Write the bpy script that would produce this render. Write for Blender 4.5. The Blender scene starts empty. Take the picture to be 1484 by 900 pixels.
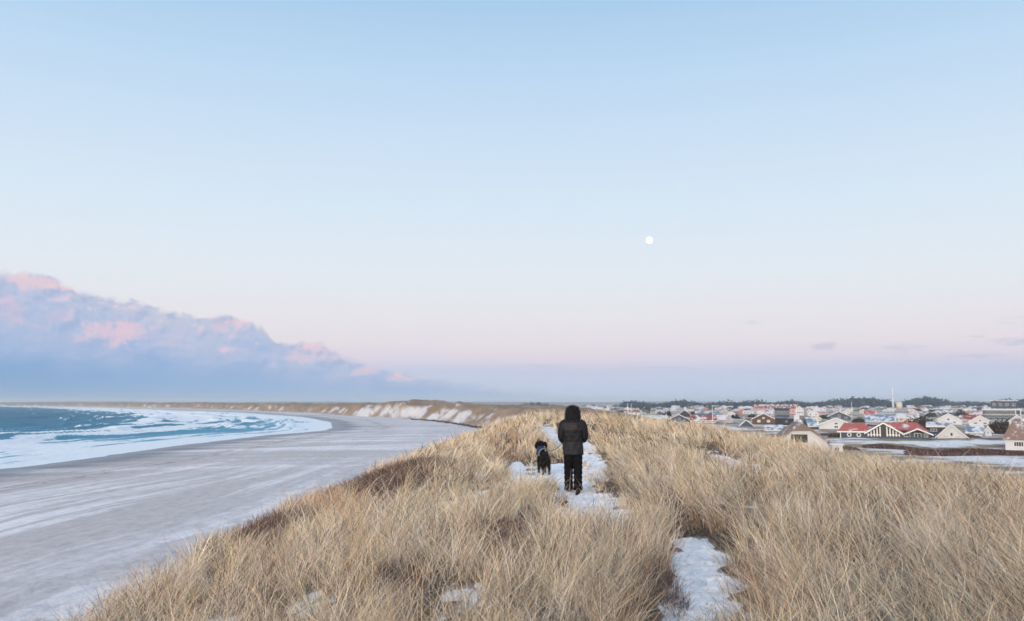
import bpy, math, random
import numpy as np
from mathutils import Vector, Matrix

# ------------------------------------------------------------------ camera
C = bpy.context.scene.collection
SC = bpy.context.scene
CAMZ = 12.5
F = 1237.0
PITCH = math.atan(134.0 / F)
cam_d = bpy.data.cameras.new('camera')
cam_d.sensor_width = 36.0
cam_d.lens = 36.0 * F / 1484.0
cam_d.clip_start = 0.1
cam_d.clip_end = 40000.0
cam = bpy.data.objects.new('camera', cam_d)
C.objects.link(cam)
cam.location = (0, 0, CAMZ)
cam.rotation_euler = (math.pi / 2 + PITCH, 0, 0)
SC.camera = cam
cam_d.dof.use_dof = True
cam_d.dof.focus_distance = 10.0
cam_d.dof.aperture_fstop = 4.0

# ------------------------------------------------------------------ colour helpers
def lin(h):
    h = h.lstrip('#')
    o = []
    for i in (0, 2, 4):
        c = int(h[i:i + 2], 16) / 255.0
        o.append(c / 12.92 if c <= 0.04045 else ((c + 0.055) / 1.055) ** 2.4)
    return tuple(o)

class S:
    """tiny wrapper that turns python arithmetic into shader math nodes"""
    nt = None
    def __init__(s, sock): s.s = sock
    @staticmethod
    def m(op, *a):
        n = S.nt.nodes.new('ShaderNodeMath'); n.operation = op
        for i, v in enumerate(a):
            if isinstance(v, S): S.nt.links.new(v.s, n.inputs[i])
            else: n.inputs[i].default_value = v
        return S(n.outputs[0])
    def __add__(s, o): return S.m('ADD', s, o)
    def __radd__(s, o): return S.m('ADD', o, s)
    def __sub__(s, o): return S.m('SUBTRACT', s, o)
    def __rsub__(s, o): return S.m('SUBTRACT', o, s)
    def __mul__(s, o): return S.m('MULTIPLY', s, o)
    def __rmul__(s, o): return S.m('MULTIPLY', o, s)
    def __truediv__(s, o): return S.m('DIVIDE', s, o)
    def sqrt(s): return S.m('SQRT', s)
    def abs(s): return S.m('ABSOLUTE', s)

def sstep(v, a, b):
    n = S.nt.nodes.new('ShaderNodeMapRange'); n.interpolation_type = 'SMOOTHSTEP'
    S.nt.links.new(v.s, n.inputs['Value'])
    n.inputs['From Min'].default_value = a; n.inputs['From Max'].default_value = b
    return S(n.outputs['Result'])

def comb(x, y, z=0.0):
    n = S.nt.nodes.new('ShaderNodeCombineXYZ')
    for i, v in enumerate((x, y, z)):
        if isinstance(v, S): S.nt.links.new(v.s, n.inputs[i])
        else: n.inputs[i].default_value = v
    return n.outputs[0]

def noise(vec, scale=1.0, detail=4.0, rough=0.5, dist=0.0):
    n = S.nt.nodes.new('ShaderNodeTexNoise')
    if vec is not None: S.nt.links.new(vec, n.inputs['Vector'])
    n.inputs['Scale'].default_value = scale; n.inputs['Detail'].default_value = detail
    n.inputs['Roughness'].default_value = rough; n.inputs['Distortion'].default_value = dist
    return S(n.outputs['Fac'])

def mixc(f, a, b, mode='MIX'):
    n = S.nt.nodes.new('ShaderNodeMix'); n.data_type = 'RGBA'; n.blend_type = mode
    fi, ai, bi = n.inputs[0], n.inputs[6], n.inputs[7]
    for i, v in ((fi, f), (ai, a), (bi, b)):
        if isinstance(v, S): S.nt.links.new(v.s, i)
        elif hasattr(v, 'links'): S.nt.links.new(v, i)
        elif isinstance(v, (int, float)): i.default_value = v
        else: i.default_value = tuple(v[:3]) + (1.0,)
    return n.outputs[2]

def ramp(v, stops):
    n = S.nt.nodes.new('ShaderNodeValToRGB')
    S.nt.links.new(v.s, n.inputs[0])
    cr = n.color_ramp
    while len(cr.elements) < len(stops): cr.elements.new(0.5)
    for e, (p, c) in zip(cr.elements, stops):
        e.position = p; e.color = tuple(c[:3]) + (1.0,)
    return n.outputs[0]

# ------------------------------------------------------------------ world: dusk sky opposite a low sun
SUN_EL = math.radians(9.0)
SUN_DIR_AZ = math.radians(205.0)         # clockwise from +Y: behind the camera, a little to the left
world = bpy.data.worlds.new('World'); SC.world = world
world.use_nodes = True
nt = world.node_tree; nt.nodes.clear(); S.nt = nt
out = nt.nodes.new('ShaderNodeOutputWorld')
bg = nt.nodes.new('ShaderNodeBackground')
tc = nt.nodes.new('ShaderNodeTexCoord')
sep = nt.nodes.new('ShaderNodeSeparateXYZ'); nt.links.new(tc.outputs['Generated'], sep.inputs[0])
dx, dy, dz = (S(o) for o in sep.outputs)
EL = S.m('ARCSINE', dz) * 57.2958
AZ = S.m('ARCTAN2', dx, dy) * 57.2958
eln = S.m('MULTIPLY', EL, 1 / 90.0)
elw = EL + (noise(comb(AZ * 0.05, EL * 0.5, 0.0), 1.0, 3, 0.5) - 0.5) * 0.9
elw = S.m('MULTIPLY', elw, 1 / 90.0)
base = ramp(elw, [(0.0, lin('#CBD9EE')), (0.010, lin('#C5D3EB')), (0.024, lin('#CACFE6')), (0.032, lin('#E0D8E6')),
                  (0.043, lin('#E8E0E7')), (0.062, lin('#E9E7EC')), (0.092, lin('#E4EBF3')), (0.13, lin('#DCEAF6')),
                  (0.18, lin('#CFE3F6')), (0.235, lin('#BFDAF3')), (0.30, lin('#A6CBEC')), (0.50, lin('#8FBBE6')),
                  (1.0, lin('#7BABDD'))])
# lilac streaks low on the right
stn = noise(comb(AZ * 0.22, EL * 1.5, 3.0), 1.0, 5, 0.55)
st_m = sstep(stn, 0.53, 0.66) * sstep(EL, 2.0, 2.8) * (1.0 - sstep(EL, 4.2, 5.2)) * sstep(AZ, 20.0, 30.0) * 0.75
base = mixc(st_m, base, lin('#C8C9DE'))
# a few tiny cloud wisps
wn = noise(comb(AZ * 0.8, EL * 2.4, 11.0), 1.0, 3, 0.5)
for (a0, e0, ra, re, k) in ((20.0, 3.55, 0.85, 0.30, .42), (24.2, 3.35, 1.0, 0.26, .26), (15.7, 5.2, 0.6, .16, .2), (27.3, 2.75, .6, .25, .2), (1.6, 2.45, 1.9, 0.12, .25), (9.5, 2.3, 2.5, .12, .2)):
    d = (((AZ - a0) / ra) * ((AZ - a0) / ra) + ((EL - e0) / re) * ((EL - e0) / re)).sqrt()
    mk = (1.0 - sstep(d + (wn - 0.5) * 2.8, 0.2, 1.3)) * k
    base = mixc(mk, base, lin('#B3BAD2'))
# pink-topped cloud bank over the sea on the left
fc = nt.nodes.new('ShaderNodeFloatCurve')
nt.links.new(S.m('MULTIPLY', AZ + 60.0, 1 / 90.0).s, fc.inputs['Value'])
pts = [(-60, 9.5), (-45, 8.6), (-33, 7.75), (-31, 7.55), (-28.5, 7.35), (-26.5, 6.65), (-24.0, 6.2), (-21.3, 5.65),
       (-18.5, 5.45), (-16.5, 5.2), (-15.7, 4.25), (-15.2, 3.85), (-14.2, 3.95), (-12.6, 3.95), (-10.6, 2.95), (-8.0, 2.15), (-5, 1.7), (-1.5, 1.3), (2.5, .9), (9.0, .2), (30, 0.0)]
cv = fc.mapping.curves[0]
while len(cv.points) < len(pts): cv.points.new(0.5, 0.5)
for p, (a, e) in zip(cv.points, sorted(pts)):
    p.location = ((a + 60) / 90.0, e / 10.0); p.handle_type = 'VECTOR'
fc.mapping.update()
cvec = comb(AZ, EL * 1.25, 5.0)
n1 = noise(cvec, 0.42, 7, 0.55, 0.4)
n2 = noise(cvec, 1.6, 6, 0.6, 0.6)
edge_amp = sstep(AZ * -1.0, -2.0, 12.0)
top = S(fc.outputs[0]) * 10.0 + ((n1 - 0.5) * 1.7 + (n2 - 0.5) * 0.65) * (edge_amp * 0.8 + 0.2)
soft = (top - EL)
bank = sstep(soft, -0.10, 0.34)
bank = bank * (sstep(AZ * -1.0, -8.0, 7.0))
t = EL / S.m('MAXIMUM', top, 0.3)
lowcol = ramp(S.m('MULTIPLY', AZ + 45.0, 1 / 47.0), [(0.0, lin('#7BA3D0')), (0.35, lin('#7FA8D4')), (0.62, lin('#92B6DE')), (0.85, lin('#B0C6E5')), (1.0, lin('#BFCDE6'))])
n3 = noise(comb(AZ, EL * 1.5, 9.0), 0.30, 6, 0.52, 0.5)
tt = t + (n3 - 0.5) * 0.75
upcol = ramp(tt, [(0.2, lin('#8BAEDA')), (0.5, lin('#A5BBDF')), (0.75, lin('#B6C3DF')), (0.95, lin('#BFC7DE')), (1.0, lin('#C8CBDF'))])
ccol = mixc(sstep(t + (n3 - 0.5) * 0.3, 0.12, 0.5), lowcol, upcol)
# billows lit from behind the viewer: warm pink where a puff faces the low sun
bil = noise(comb(AZ, EL * 1.35, 2.0), 0.95, 6, 0.55, 0.3)
ccol = mixc(sstep(bil, 0.50, 0.66) * sstep(t, 0.25, 0.7) * 0.35, ccol, lin('#D0D1E6'))
ra_ = noise(comb(AZ, EL * 1.35, 21.0), 0.75, 8, 0.56, 0.25); rb0 = noise(comb(AZ + 0.22, EL * 1.35 - 0.38, 21.0), 0.75, 8, 0.56, 0.25)
rel = ra_ - rb0
ccol = mixc(sstep(rel * -1.0, 0.01, 0.16) * sstep(t, 0.15, 0.6) * 0.55, ccol, lin('#9FB3D9'))
ccol = mixc(sstep(rel, 0.02, 0.17) * sstep(t, 0.30, 0.8) * 0.42, ccol, lin('#DACFE2'))
ccol = mixc(sstep(rel, 0.06, 0.2) * sstep(t, 0.68, 0.98) * 0.55, ccol, lin('#EDD3DC'))
pn = noise(cvec, 1.1, 6, 0.6, 0.4)
for (a0, e0, ra, re, k, c) in ((-25.0, 4.25, 1.75, 0.85, 1.0, '#E4CADA'), (-24.2, 4.6, 0.9, 0.6, .5, '#EFCCD7'), (-13.2, 3.4, 1.75, 0.72, 1.0, '#E4CBDB'), (-12.9, 3.75, 1.1, 0.4, .6, '#ECCDD8'),
                               (-29.3, 7.1, 1.7, 0.55, .95, '#ECCFDA'), (-27.3, 6.8, 1.3, 0.35, .85, '#ECCFDA'), (-30.6, 5.35, 1.0, 0.9, .55, '#DDC5DA'), (-19.0, 4.95, 0.9, 0.6, .7, '#E3CBDB'), (-17.8, 5.2, 1.2, 0.22, .7, '#EFD0DA'),
                               (-27.8, 5.0, 0.8, 0.6, .45, '#D6C6DD'), (-18.7, 3.35, .55, .28, .8, '#EDD0DC'), (-9.8, 2.15, .9, .35, .7, '#E5CCDC'), (-7.6, 1.9, .38, .34, 1.0, '#F3CFD9'),
                               (-22.0, 3.9, 2.2, .8, .45, '#C9C6E0'), (-17.0, 3.0, 2.8, .5, .5, '#C6C9E3'), (-29.0, 3.6, 1.8, .5, .35, '#A9BCDF')):
    d = (((AZ - a0) / ra) * ((AZ - a0) / ra) + ((EL - e0) / re) * ((EL - e0) / re)).sqrt()
    mk = (1.0 - sstep(d + (pn - 0.5) * 2.4 + (n2 - .5) * .8 - rel * 2.2, 0.25, 1.2)) * k * 0.78
    ccol = mixc(mk, ccol, lin(c))
skyc = mixc(bank, base, ccol)
# sunward half of the sky, behind the viewer
ns = nt.nodes.new('ShaderNodeTexSky'); ns.sky_type = 'NISHITA'; ns.sun_disc = False
ns.sun_elevation = SUN_EL; ns.sun_rotation = SUN_DIR_AZ
ns.air_density = 1.0; ns.dust_density = 1.5
back = nt.nodes.new('ShaderNodeVectorMath'); back.operation = 'SCALE'
nt.links.new(ns.outputs[0], back.inputs[0]); back.inputs['Scale'].default_value = 0.30
fb = sstep(dy, 0.25, -0.45)
skyc = mixc(fb, skyc, mixc(0.45, back.outputs[0], (1.95, 1.78, 1.72), 'MIX'))
nt.links.new(skyc, bg.inputs['Color']); bg.inputs['Strength'].default_value = 1.0
nt.links.new(bg.outputs[0], out.inputs[0])

sun_d = bpy.data.lights.new('sun', 'SUN'); sun_d.energy = 1.5; sun_d.angle = math.radians(9.0)
sun_d.color = (1.0, 0.89, 0.83)
sun = bpy.data.objects.new('sun', sun_d); C.objects.link(sun)
# points away from the sun's position
sv = Vector((math.sin(SUN_DIR_AZ) * math.cos(SUN_EL), math.cos(SUN_DIR_AZ) * math.cos(SUN_EL), math.sin(SUN_EL)))
sun.rotation_euler = (-sv).to_track_quat('-Z', 'Y').to_euler()
sun.location = sv * 50 + Vector((0, 0, 20))

SC.view_settings.view_transform = 'Standard'
SC.view_settings.look = 'None'
SC.view_settings.gamma = 1.0
SC.view_settings.exposure = 0.0
SC.view_settings.use_curve_mapping = False
SC.render.engine = 'CYCLES'
SC.cycles.max_bounces = 6; SC.cycles.diffuse_bounces = 2; SC.cycles.glossy_bounces = 2
SC.cycles.transmission_bounces = 3; SC.cycles.transparent_max_bounces = 6
SC.cycles.use_denoising = True

# ------------------------------------------------------------------ generic helpers
rng = np.random.default_rng(7)
random.seed(7)

def ray(px, py):
    cx = (px - 742.0) / F; cy = (450.0 - py) / F
    return cx, math.cos(PITCH) - math.sin(PITCH) * cy, math.sin(PITCH) + math.cos(PITCH) * cy

def at(px, py, z):
    """point where the sight line of a pixel meets the level z (world height)"""
    x, y, zz = ray(px, py)
    t_ = (z - CAMZ) / zz
    return x * t_, y * t_

def link(o, parent=None):
    C.objects.link(o)
    if parent is not None: o.parent = parent
    return o

def tag(o, label=None, cat=None, group=None, kind=None):
    if label: o['label'] = label
    if cat: o['category'] = cat
    if group: o['group'] = group
    if kind: o['kind'] = kind
    return o

def empty(name, loc, rz=0.0):
    o = bpy.data.objects.new(name, None); o.empty_display_size = 0.5
    C.objects.link(o); o.location = loc; o.rotation_euler = (0, 0, rz)
    return o

def np_mesh(name, verts, quads, mat=None, smooth=False, col=None, parent=None, tris=False):
    k = 3 if tris else 4
    me = bpy.data.meshes.new(name)
    me.vertices.add(len(verts)); me.vertices.foreach_set('co', np.ascontiguousarray(verts, dtype=np.float32).ravel())
    me.loops.add(len(quads) * k); me.loops.foreach_set('vertex_index', np.ascontiguousarray(quads, dtype=np.int32).ravel())
    me.polygons.add(len(quads)); me.polygons.foreach_set('loop_start', np.arange(0, len(quads) * k, k, dtype=np.int32))
    if smooth: me.polygons.foreach_set('use_smooth', np.ones(len(quads), dtype=bool))
    me.update(calc_edges=True)
    if col is not None:
        for nm, arr in col.items():
            if arr.ndim == 1:
                a = me.attributes.new(nm, 'FLOAT', 'POINT'); a.data.foreach_set('value', arr.astype(np.float32))
            else:
                a = me.attributes.new(nm, 'FLOAT_COLOR', 'POINT')
                c4 = np.ones((len(arr), 4), np.float32); c4[:, :3] = arr
                a.data.foreach_set('color', c4.ravel())
    if mat: me.materials.append(mat)
    o = bpy.data.objects.new(name, me)
    return link(o, parent)

class MB:
    """collects simple solids and links them as one mesh object"""
    def __init__(s): s.v = []; s.f = []
    def add(s, vs, fs):
        n = len(s.v); s.v += [tuple(v) for v in vs]; s.f += [tuple(i + n for i in f) for f in fs]; return s
    def box(s, x0, x1, y0, y1, z0, z1):
        return s.add([(x0, y0, z0), (x1, y0, z0), (x1, y1, z0), (x0, y1, z0), (x0, y0, z1), (x1, y0, z1), (x1, y1, z1), (x0, y1, z1)],
                     [(3, 2, 1, 0), (4, 5, 6, 7), (0, 1, 5, 4), (1, 2, 6, 5), (2, 3, 7, 6), (3, 0, 4, 7)])
    def prism(s, poly, y0, y1):
        """poly: (x,z) points counter-clockwise seen from -Y, extruded along Y"""
        n = len(poly)
        vs = [(x, y0, z) for x, z in poly] + [(x, y1, z) for x, z in poly]
        fs = [tuple(range(n)), tuple(range(2 * n - 1, n - 1, -1))]
        for i in range(n):
            j = (i + 1) % n; fs.append((j, i, i + n, j + n))
        return s.add(vs, fs)
    def hexa(s, b, t):
        """bottom quad and top quad, same winding"""
        return s.add(list(b) + list(t), [(3, 2, 1, 0), (4, 5, 6, 7), (0, 1, 5, 4), (1, 2, 6, 5), (2, 3, 7, 6), (3, 0, 4, 7)])
    def tube(s, pts, rad, n=8, sq=1.0, cap=True):
        pts = [Vector(p) for p in pts]; R = rad if isinstance(rad, (list, tuple)) else [rad] * len(pts)
        rings = []; up = None
        for i, p in enumerate(pts):
            d = (pts[min(i + 1, len(pts) - 1)] - pts[max(i - 1, 0)]).normalized()
            if up is None:
                up = Vector((0, 0, 1)) if abs(d.z) < 0.9 else Vector((0, 1, 0))
            a = d.cross(up).normalized(); b = a.cross(d).normalized(); up = b
            r = R[i]; ra, rb = (r if isinstance(r, (tuple, list)) else (r, r * sq))
            rings.append([p + a * math.cos(2 * math.pi * k / n) * ra + b * math.sin(2 * math.pi * k / n) * rb for k in range(n)])
        base_ = len(s.v)
        for r in rings: s.v += [tuple(v) for v in r]
        for i in range(len(rings) - 1):
            for k in range(n):
                k2 = (k + 1) % n
                s.f.append((base_ + i * n + k, base_ + i * n + k2, base_ + (i + 1) * n + k2, base_ + (i + 1) * n + k))
        if cap:
            s.f.append(tuple(base_ + k for k in reversed(range(n))))
            s.f.append(tuple(base_ + (len(rings) - 1) * n + k for k in range(n)))
        return s
    def build(s, name, mat, parent=None, smooth=False):
        me = bpy.data.meshes.new(name); me.from_pydata(s.v, [], s.f)
        me.materials.append(mat)
        if smooth:
            me.polygons.foreach_set('use_smooth', np.ones(len(s.f), dtype=bool))
        me.update()
        return link(bpy.data.objects.new(name, me), parent)

# numpy gradient noise
def _h(ix, iy, seed):
    n = (ix.astype(np.int64) * 374761393 + iy.astype(np.int64) * 668265263 + seed * 1442695041) & 0x7fffffff
    n = ((n ^ (n >> 13)) * 1274126177) & 0x7fffffff
    n = n ^ (n >> 16)
    return (n & 0xffff) / 65535.0 * 2 * np.pi
def perlin(x, y, seed=0):
    x = np.asarray(x, float); y = np.asarray(y, float)
    ix = np.floor(x); iy = np.floor(y); fx = x - ix; fy = y - iy
    u = fx * fx * fx * (fx * (fx * 6 - 15) + 10); v = fy * fy * fy * (fy * (fy * 6 - 15) + 10)
    def g(ox, oy):
        a = _h(ix + ox, iy + oy, seed); return np.cos(a) * (fx - ox) + np.sin(a) * (fy - oy)
    a = g(0, 0) * (1 - u) + g(1, 0) * u; b = g(0, 1) * (1 - u) + g(1, 1) * u
    return (a * (1 - v) + b * v) * 1.5
def fbm(x, y, seed=0, octv=4, gain=0.5):
    r = 0; a = 1.0; s = 0
    for i in range(octv):
        r = r + perlin(x * 2 ** i + 17.3 * i, y * 2 ** i - 9.1 * i, seed + i) * a; s += a; a *= gain
    return r / s
def ss(a, b, x):
    t_ = np.clip((x - a) / (b - a), 0, 1); return t_ * t_ * (3 - 2 * t_)

def mat_simple(name, col, rough=0.7, spec=0.3, nscale=0.0, namt=0.15, metal=0.0, bump=0.0, coords='Object'):
    m = bpy.data.materials.new(name); m.use_nodes = True
    t_ = m.node_tree; S.nt = t_; b = t_.nodes['Principled BSDF']
    b.inputs['Roughness'].default_value = rough; b.inputs['Specular IOR Level'].default_value = spec
    b.inputs['Metallic'].default_value = metal
    if nscale:
        tc_ = t_.nodes.new('ShaderNodeTexCoord')
        n = noise(tc_.outputs[coords], nscale, 5, 0.6)
        t_.links.new(mixc(n, tuple(c * (1 - namt) for c in col), tuple(min(1, c * (1 + namt)) for c in col)), b.inputs['Base Color'])
        if bump:
            bp = t_.nodes.new('ShaderNodeBump'); bp.inputs['Distance'].default_value = bump
            t_.links.new(n.s, bp.inputs['Height']); t_.links.new(bp.outputs[0], b.inputs['Normal'])
    else:
        b.inputs['Base Color'].default_value = tuple(col) + (1,)
    return m
# ------------------------------------------------------------------ terrain
SHORE = np.array([(-95, -400), (-95, 0), (-95, 158), (-93, 189), (-96, 253), (-93, 336), (-86, 365), (-83, 396), (-90, 442), (-119, 573), (-186, 773), (-341, 1104),
                  (-536, 1406), (-1036, 2209), (-2319, 3866), (-5500, 6500), (-11000, 9000)], float)
FOOT = np.array([(-19, -400), (-18, 0), (-17.5, 30), (-15, 60), (-12, 120), (-10, 250), (-9, 368), (-56, 567), (-87, 648), (-156, 800), (-222, 972), (-400, 1296),
                 (-692, 1814), (-1570, 3024), (-3800, 5500), (-9500, 8600)], float)
def sdist(P, x, y):
    """signed distance (positive on the land side, to the right) and arc length of the nearest point"""
    best = np.full(x.shape, 1e18); sg = np.zeros(x.shape); arc = np.zeros(x.shape); L0 = 0.0
    for i in range(len(P) - 1):
        ax, ay = P[i]; bx, by = P[i + 1]; ux, uy = bx - ax, by - ay; l2 = ux * ux + uy * uy
        t_ = np.clip(((x - ax) * ux + (y - ay) * uy) / l2, 0, 1)
        ex = x - (ax + ux * t_); ey = y - (ay + uy * t_); d = ex * ex + ey * ey
        k = d < best
        best = np.where(k, d, best); sg = np.where(k, np.sign(ux * -ey + uy * ex + 1e-9), sg)
        arc = np.where(k, L0 + t_ * math.sqrt(l2), arc); L0 += math.sqrt(l2)
    return np.sqrt(best) * sg, arc

def P3(px, py, zr):
    x, y = at(px, py, CAMZ + zr); return x, y
# brow lines of the near ridge (pixel, pixel, height of the grass tips relative to the eye)
GRL = 0.60; GRR = 0.50
LB = [(-200, 1060, -2.1), (90, 900, -2.05), (200, 830, -2.02), (300, 775, -2.0), (400, 735, -2.0), (470, 700, -1.97), (540, 672, -1.85), (600, 650, -1.75), (650, 634, -1.6), (700, 618, -1.35), (745, 603, -1.0)]
RB = [(1700, 730, -1.3), (1484, 686, -1.3), (1400, 672, -1.3), (1300, 662, -1.3), (1200, 652, -1.25), (1130, 637, -1.2), (1080, 624, -1.15), (1030, 616, -1.15), (960, 607, -1.05), (900, 598, -0.8)]
lb = np.array([P3(a, b, c) + (c,) for a, b, c in LB]); rb = np.array([P3(a, b, c) + (c,) for a, b, c in RB])
lb = lb[np.argsort(lb[:, 1])]; rb = rb[np.argsort(rb[:, 1])]
ctrl = [(x, y, z - (GRL if y < 30 else .48)) for x, y, z in lb] + [(x, y, z - (GRR if y < 30 else .45)) for x, y, z in rb]
def cp(px, py, zr): x, y = P3(px, py, zr); ctrl.append((x, y, zr))
for a in ((1010, 900, -1.72), (1015, 845, -1.78), (1010, 790, -1.86), (880, 742, -1.86), (835, 716, -1.85), (843, 690, -1.82), (848, 652, -1.7), (787, 687, -1.82), (850, 820, -1.72), (700, 900, -1.72),
          (500, 850, -1.85), (600, 740, -1.92), (1200, 900, -1.62), (1450, 880, -1.55), (1250, 760, -1.6), (1070, 680, -1.62), (950, 690, -1.65), (1350, 700, -1.5), (1000, 650, -1.45), (700, 680, -1.85)):
    cp(*a)
ctrl += [(1.4, 42, -0.98), (4.0, 40, -1.0), (0.5, 50, -0.92), (4.5, 52, -1.0), (5.5, 32, -1.15), (0.0, 33, -1.35), (0.3, 0.0, -1.66), (-3, 0, -1.9), (5, 0, -1.6), (2, -10, -1.7), (-4, -10, -2.2), (8, -10, -1.9), (8.5, 8, -1.65), (8.5, 2, -1.7)]
K = np.array(ctrl)
def _phi(r2): return r2 * np.log(np.sqrt(r2) + 1e-9)
def _rbf():
    X = K[:, :2].copy(); X[:, 1] *= 0.5
    n = len(X); d2 = ((X[:, None] - X[None]) ** 2).sum(-1)
    A = np.zeros((n + 3, n + 3)); A[:n, :n] = _phi(d2) + np.eye(n) * 2.0
    A[:n, n] = 1; A[:n, n + 1:] = X; A[n, :n] = 1; A[n + 1:, :n] = X.T
    w = np.linalg.solve(A, np.concatenate([K[:, 2], np.zeros(3)])); return X, w
RX, RW = _rbf()
def rbf(x, y):
    y = y * 0.5; r = RW[-3] + RW[-2] * x + RW[-1] * y
    for (a, b), w in zip(RX, RW): r = r + w * _phi((x - a) ** 2 + (y - b) ** 2)
    return r
def smax(a, b, k):
    h = np.clip(0.5 + 0.5 * (a - b) / k, 0, 1); return b * (1 - h) + a * h + k * h * (1 - h)

def heights(x, y):
    x = np.asarray(x, float); y = np.asarray(y, float)
    ds, _ = sdist(SHORE, x, y); df, arc = sdist(FOOT, x, y)
    R = np.hypot(x, y)
    # beach
    zb = np.clip(ds, -60, 400) * 0.02; zb = np.where(zb > 1.0, 1.0 + (zb - 1.0) * 0.18, zb)
    zb = zb + fbm(x / 22, y / 60, 3, 3) * 0.18 * ss(4, 30, ds) + fbm(x / 3, y / 9, 13, 3) * 0.03 * ss(10, 30, ds)
    # inland plain
    far = ss(600, 2500, R)
    zp = 2.0 + fbm(x / 38, y / 38, 5, 4) * 0.9 * ss(30, 90, df) * (1 - far * .6) + far * 1.5
    hill = ss(3800, 7500, y) * (14 + 22 * fbm(x / 1500, y / 2500, 21, 4) + 4 * fbm(x / 300, y / 600, 22, 3)) * ss(200, 1200, df)
    zp = zp + np.clip(hill, 0, 60)
    base_ = zb * (1 - ss(0, 25, df)) + zp * ss(0, 25, df)
    # dune belt behind the beach, beyond the near ridge
    yy = [0, 70, 110, 200, 300, 450, 560, 650, 720, 800, 1000, 1500, 3000, 6000, 9000]
    hh = [4, 4, 5.2, 6.6, 9.2, 10.6, 11.6, 13.2, 13.6, 11.8, 11.2, 11.3, 12.0, 14.0, 16.0]
    T = np.interp(y, yy, hh)
    n1_ = fbm(x / 55, y / 70, 31, 4); n2_ = fbm(x / 16, y / 20, 32, 4)
    footn = df + 5 * fbm(x / 20, y / 26, 33, 3)
    wb = np.interp(y, [0, 200, 600, 2000, 6000], [45, 60, 110, 200, 500])
    prof = ss(0, 1, np.clip(footn / 16.0, 0, 1)) * (1 - ss(wb * 0.55, wb * 1.25, df + 25 * n1_))
    belt = base_ + (T - 2.0) * prof * (0.86 + 0.55 * n1_ + 0.22 * n2_)
    belt = np.where(y > 40, belt, base_)
    z = smax(belt, base_, 0.3)
    # near ridge
    L = np.interp(y, lb[:, 1], lb[:, 0]); Rr = np.interp(y, rb[:, 1], rb[:, 0])
    xc = np.clip(x, L, Rr); yc = np.clip(y, -10, 54)
    m = (x > -60) & (x < 90) & (y > -200) & (y < 140)
    top_ = np.full(x.shape, -50.0)
    top_[m] = rbf(xc[m], yc[m]) + CAMZ
    dl = np.maximum(L - x, 0); dr = np.maximum(x - Rr, 0); de = np.maximum(y - 54, 0)
    drop = 0.86 * (np.sqrt(dl ** 2 + 1.0) - 1.0) + 0.48 * (np.sqrt(dr ** 2 + 2.0 ** 2) - 2.0) + 0.30 * (np.sqrt(de ** 2 + 6.0 ** 2) - 6.0)
    lump = fbm(x / 1.9, y / 2.4, 41, 3) * 0.22 * (1 - ss(.2, .8, path_mask(x, y, .3)) * .8) + fbm(x / .7, y / .7, 42, 2) * 0.05
    ridge = top_ - drop + lump * (1 + 1.5 * ss(0, 6, dl + dr))
    z = smax(ridge, z, 0.5)
    # wheel and foot worn snow path: slightly hollow
    z = z - 0.07 * path_mask(x, y)
    return z

# snow lying on the near ridge: (pixel x, pixel y, half width px, half height px, strength)
SNOW = [(985, 1150, 90, 110, 1), (1000, 990, 60, 60, 1), (1010, 905, 50, 34, 1), (1018, 870, 44, 32, 1), (1022, 835, 40, 28, 1), (1018, 803, 34, 20, 1), (1004, 784, 24, 12, 1),
        (868, 742, 46, 13, 1), (862, 727, 36, 12, 1), (838, 715, 26, 12, 1), (836, 700, 26, 11, 1), (848, 688, 30, 11, 1), (812, 690, 26, 12, 1), (852, 672, 18, 9, 1), (850, 657, 8, 9, 1),
        (790, 688, 30, 8, .95), (750, 682, 13, 9, .9), (755, 697, 20, 8, 1), (690, 716, 26, 12, 1), (652, 724, 20, 9, .9), (1066, 672, 24, 10, 1), (1078, 686, 20, 12, 1), (768, 768, 26, 10, .9), (735, 772, 18, 8, .8),
        (330, 814, 18, 10, .7), (440, 880, 24, 13, .85), (452, 868, 14, 8, .7), (560, 722, 9, 4, .4), (800, 650, 12, 8, .6)]
_sn = []
for (a, b, c, d, k) in SNOW:
    zr = -1.82 if b < 780 else -1.78
    if a > 1050 and b < 700: zr = -1.62
    if a < 700 and b > 780: zr = -2.0
    if 640 < b < 760 and 700 < a < 920: c *= 1.22; d *= 1.3
    x0, y0 = at(a, b, CAMZ + zr); x1, _ = at(a + c, b, CAMZ + zr); _, y1 = at(a, b + d, CAMZ + zr); _, y2 = at(a, b - d, CAMZ + zr)
    _sn.append((x0, (y1 + y2) / 2, abs(x1 - x0), abs(y2 - y1) / 2, k))
def path_mask(x, y, grow_=0.0):
    m = np.zeros(np.shape(x)); w = fbm(x / 0.55, y / 0.8, 51, 4) * 0.75
    for (a, b, c, d, k) in _sn:
        q = np.sqrt(((x - a) / c) ** 2 + ((y - b) / d) ** 2) + w
        m = np.maximum(m, k * (1 - ss(0.75 + grow_, 1.12 + grow_, q)))
    if grow_ == 0.0: m = np.maximum(m, .75 * ss(.30, .42, fbm(x / .8, y / 1.1, 52, 4) + .25 * fbm(x / 5, y / 7, 53, 2)) * (y < 60))
    return m

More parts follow.
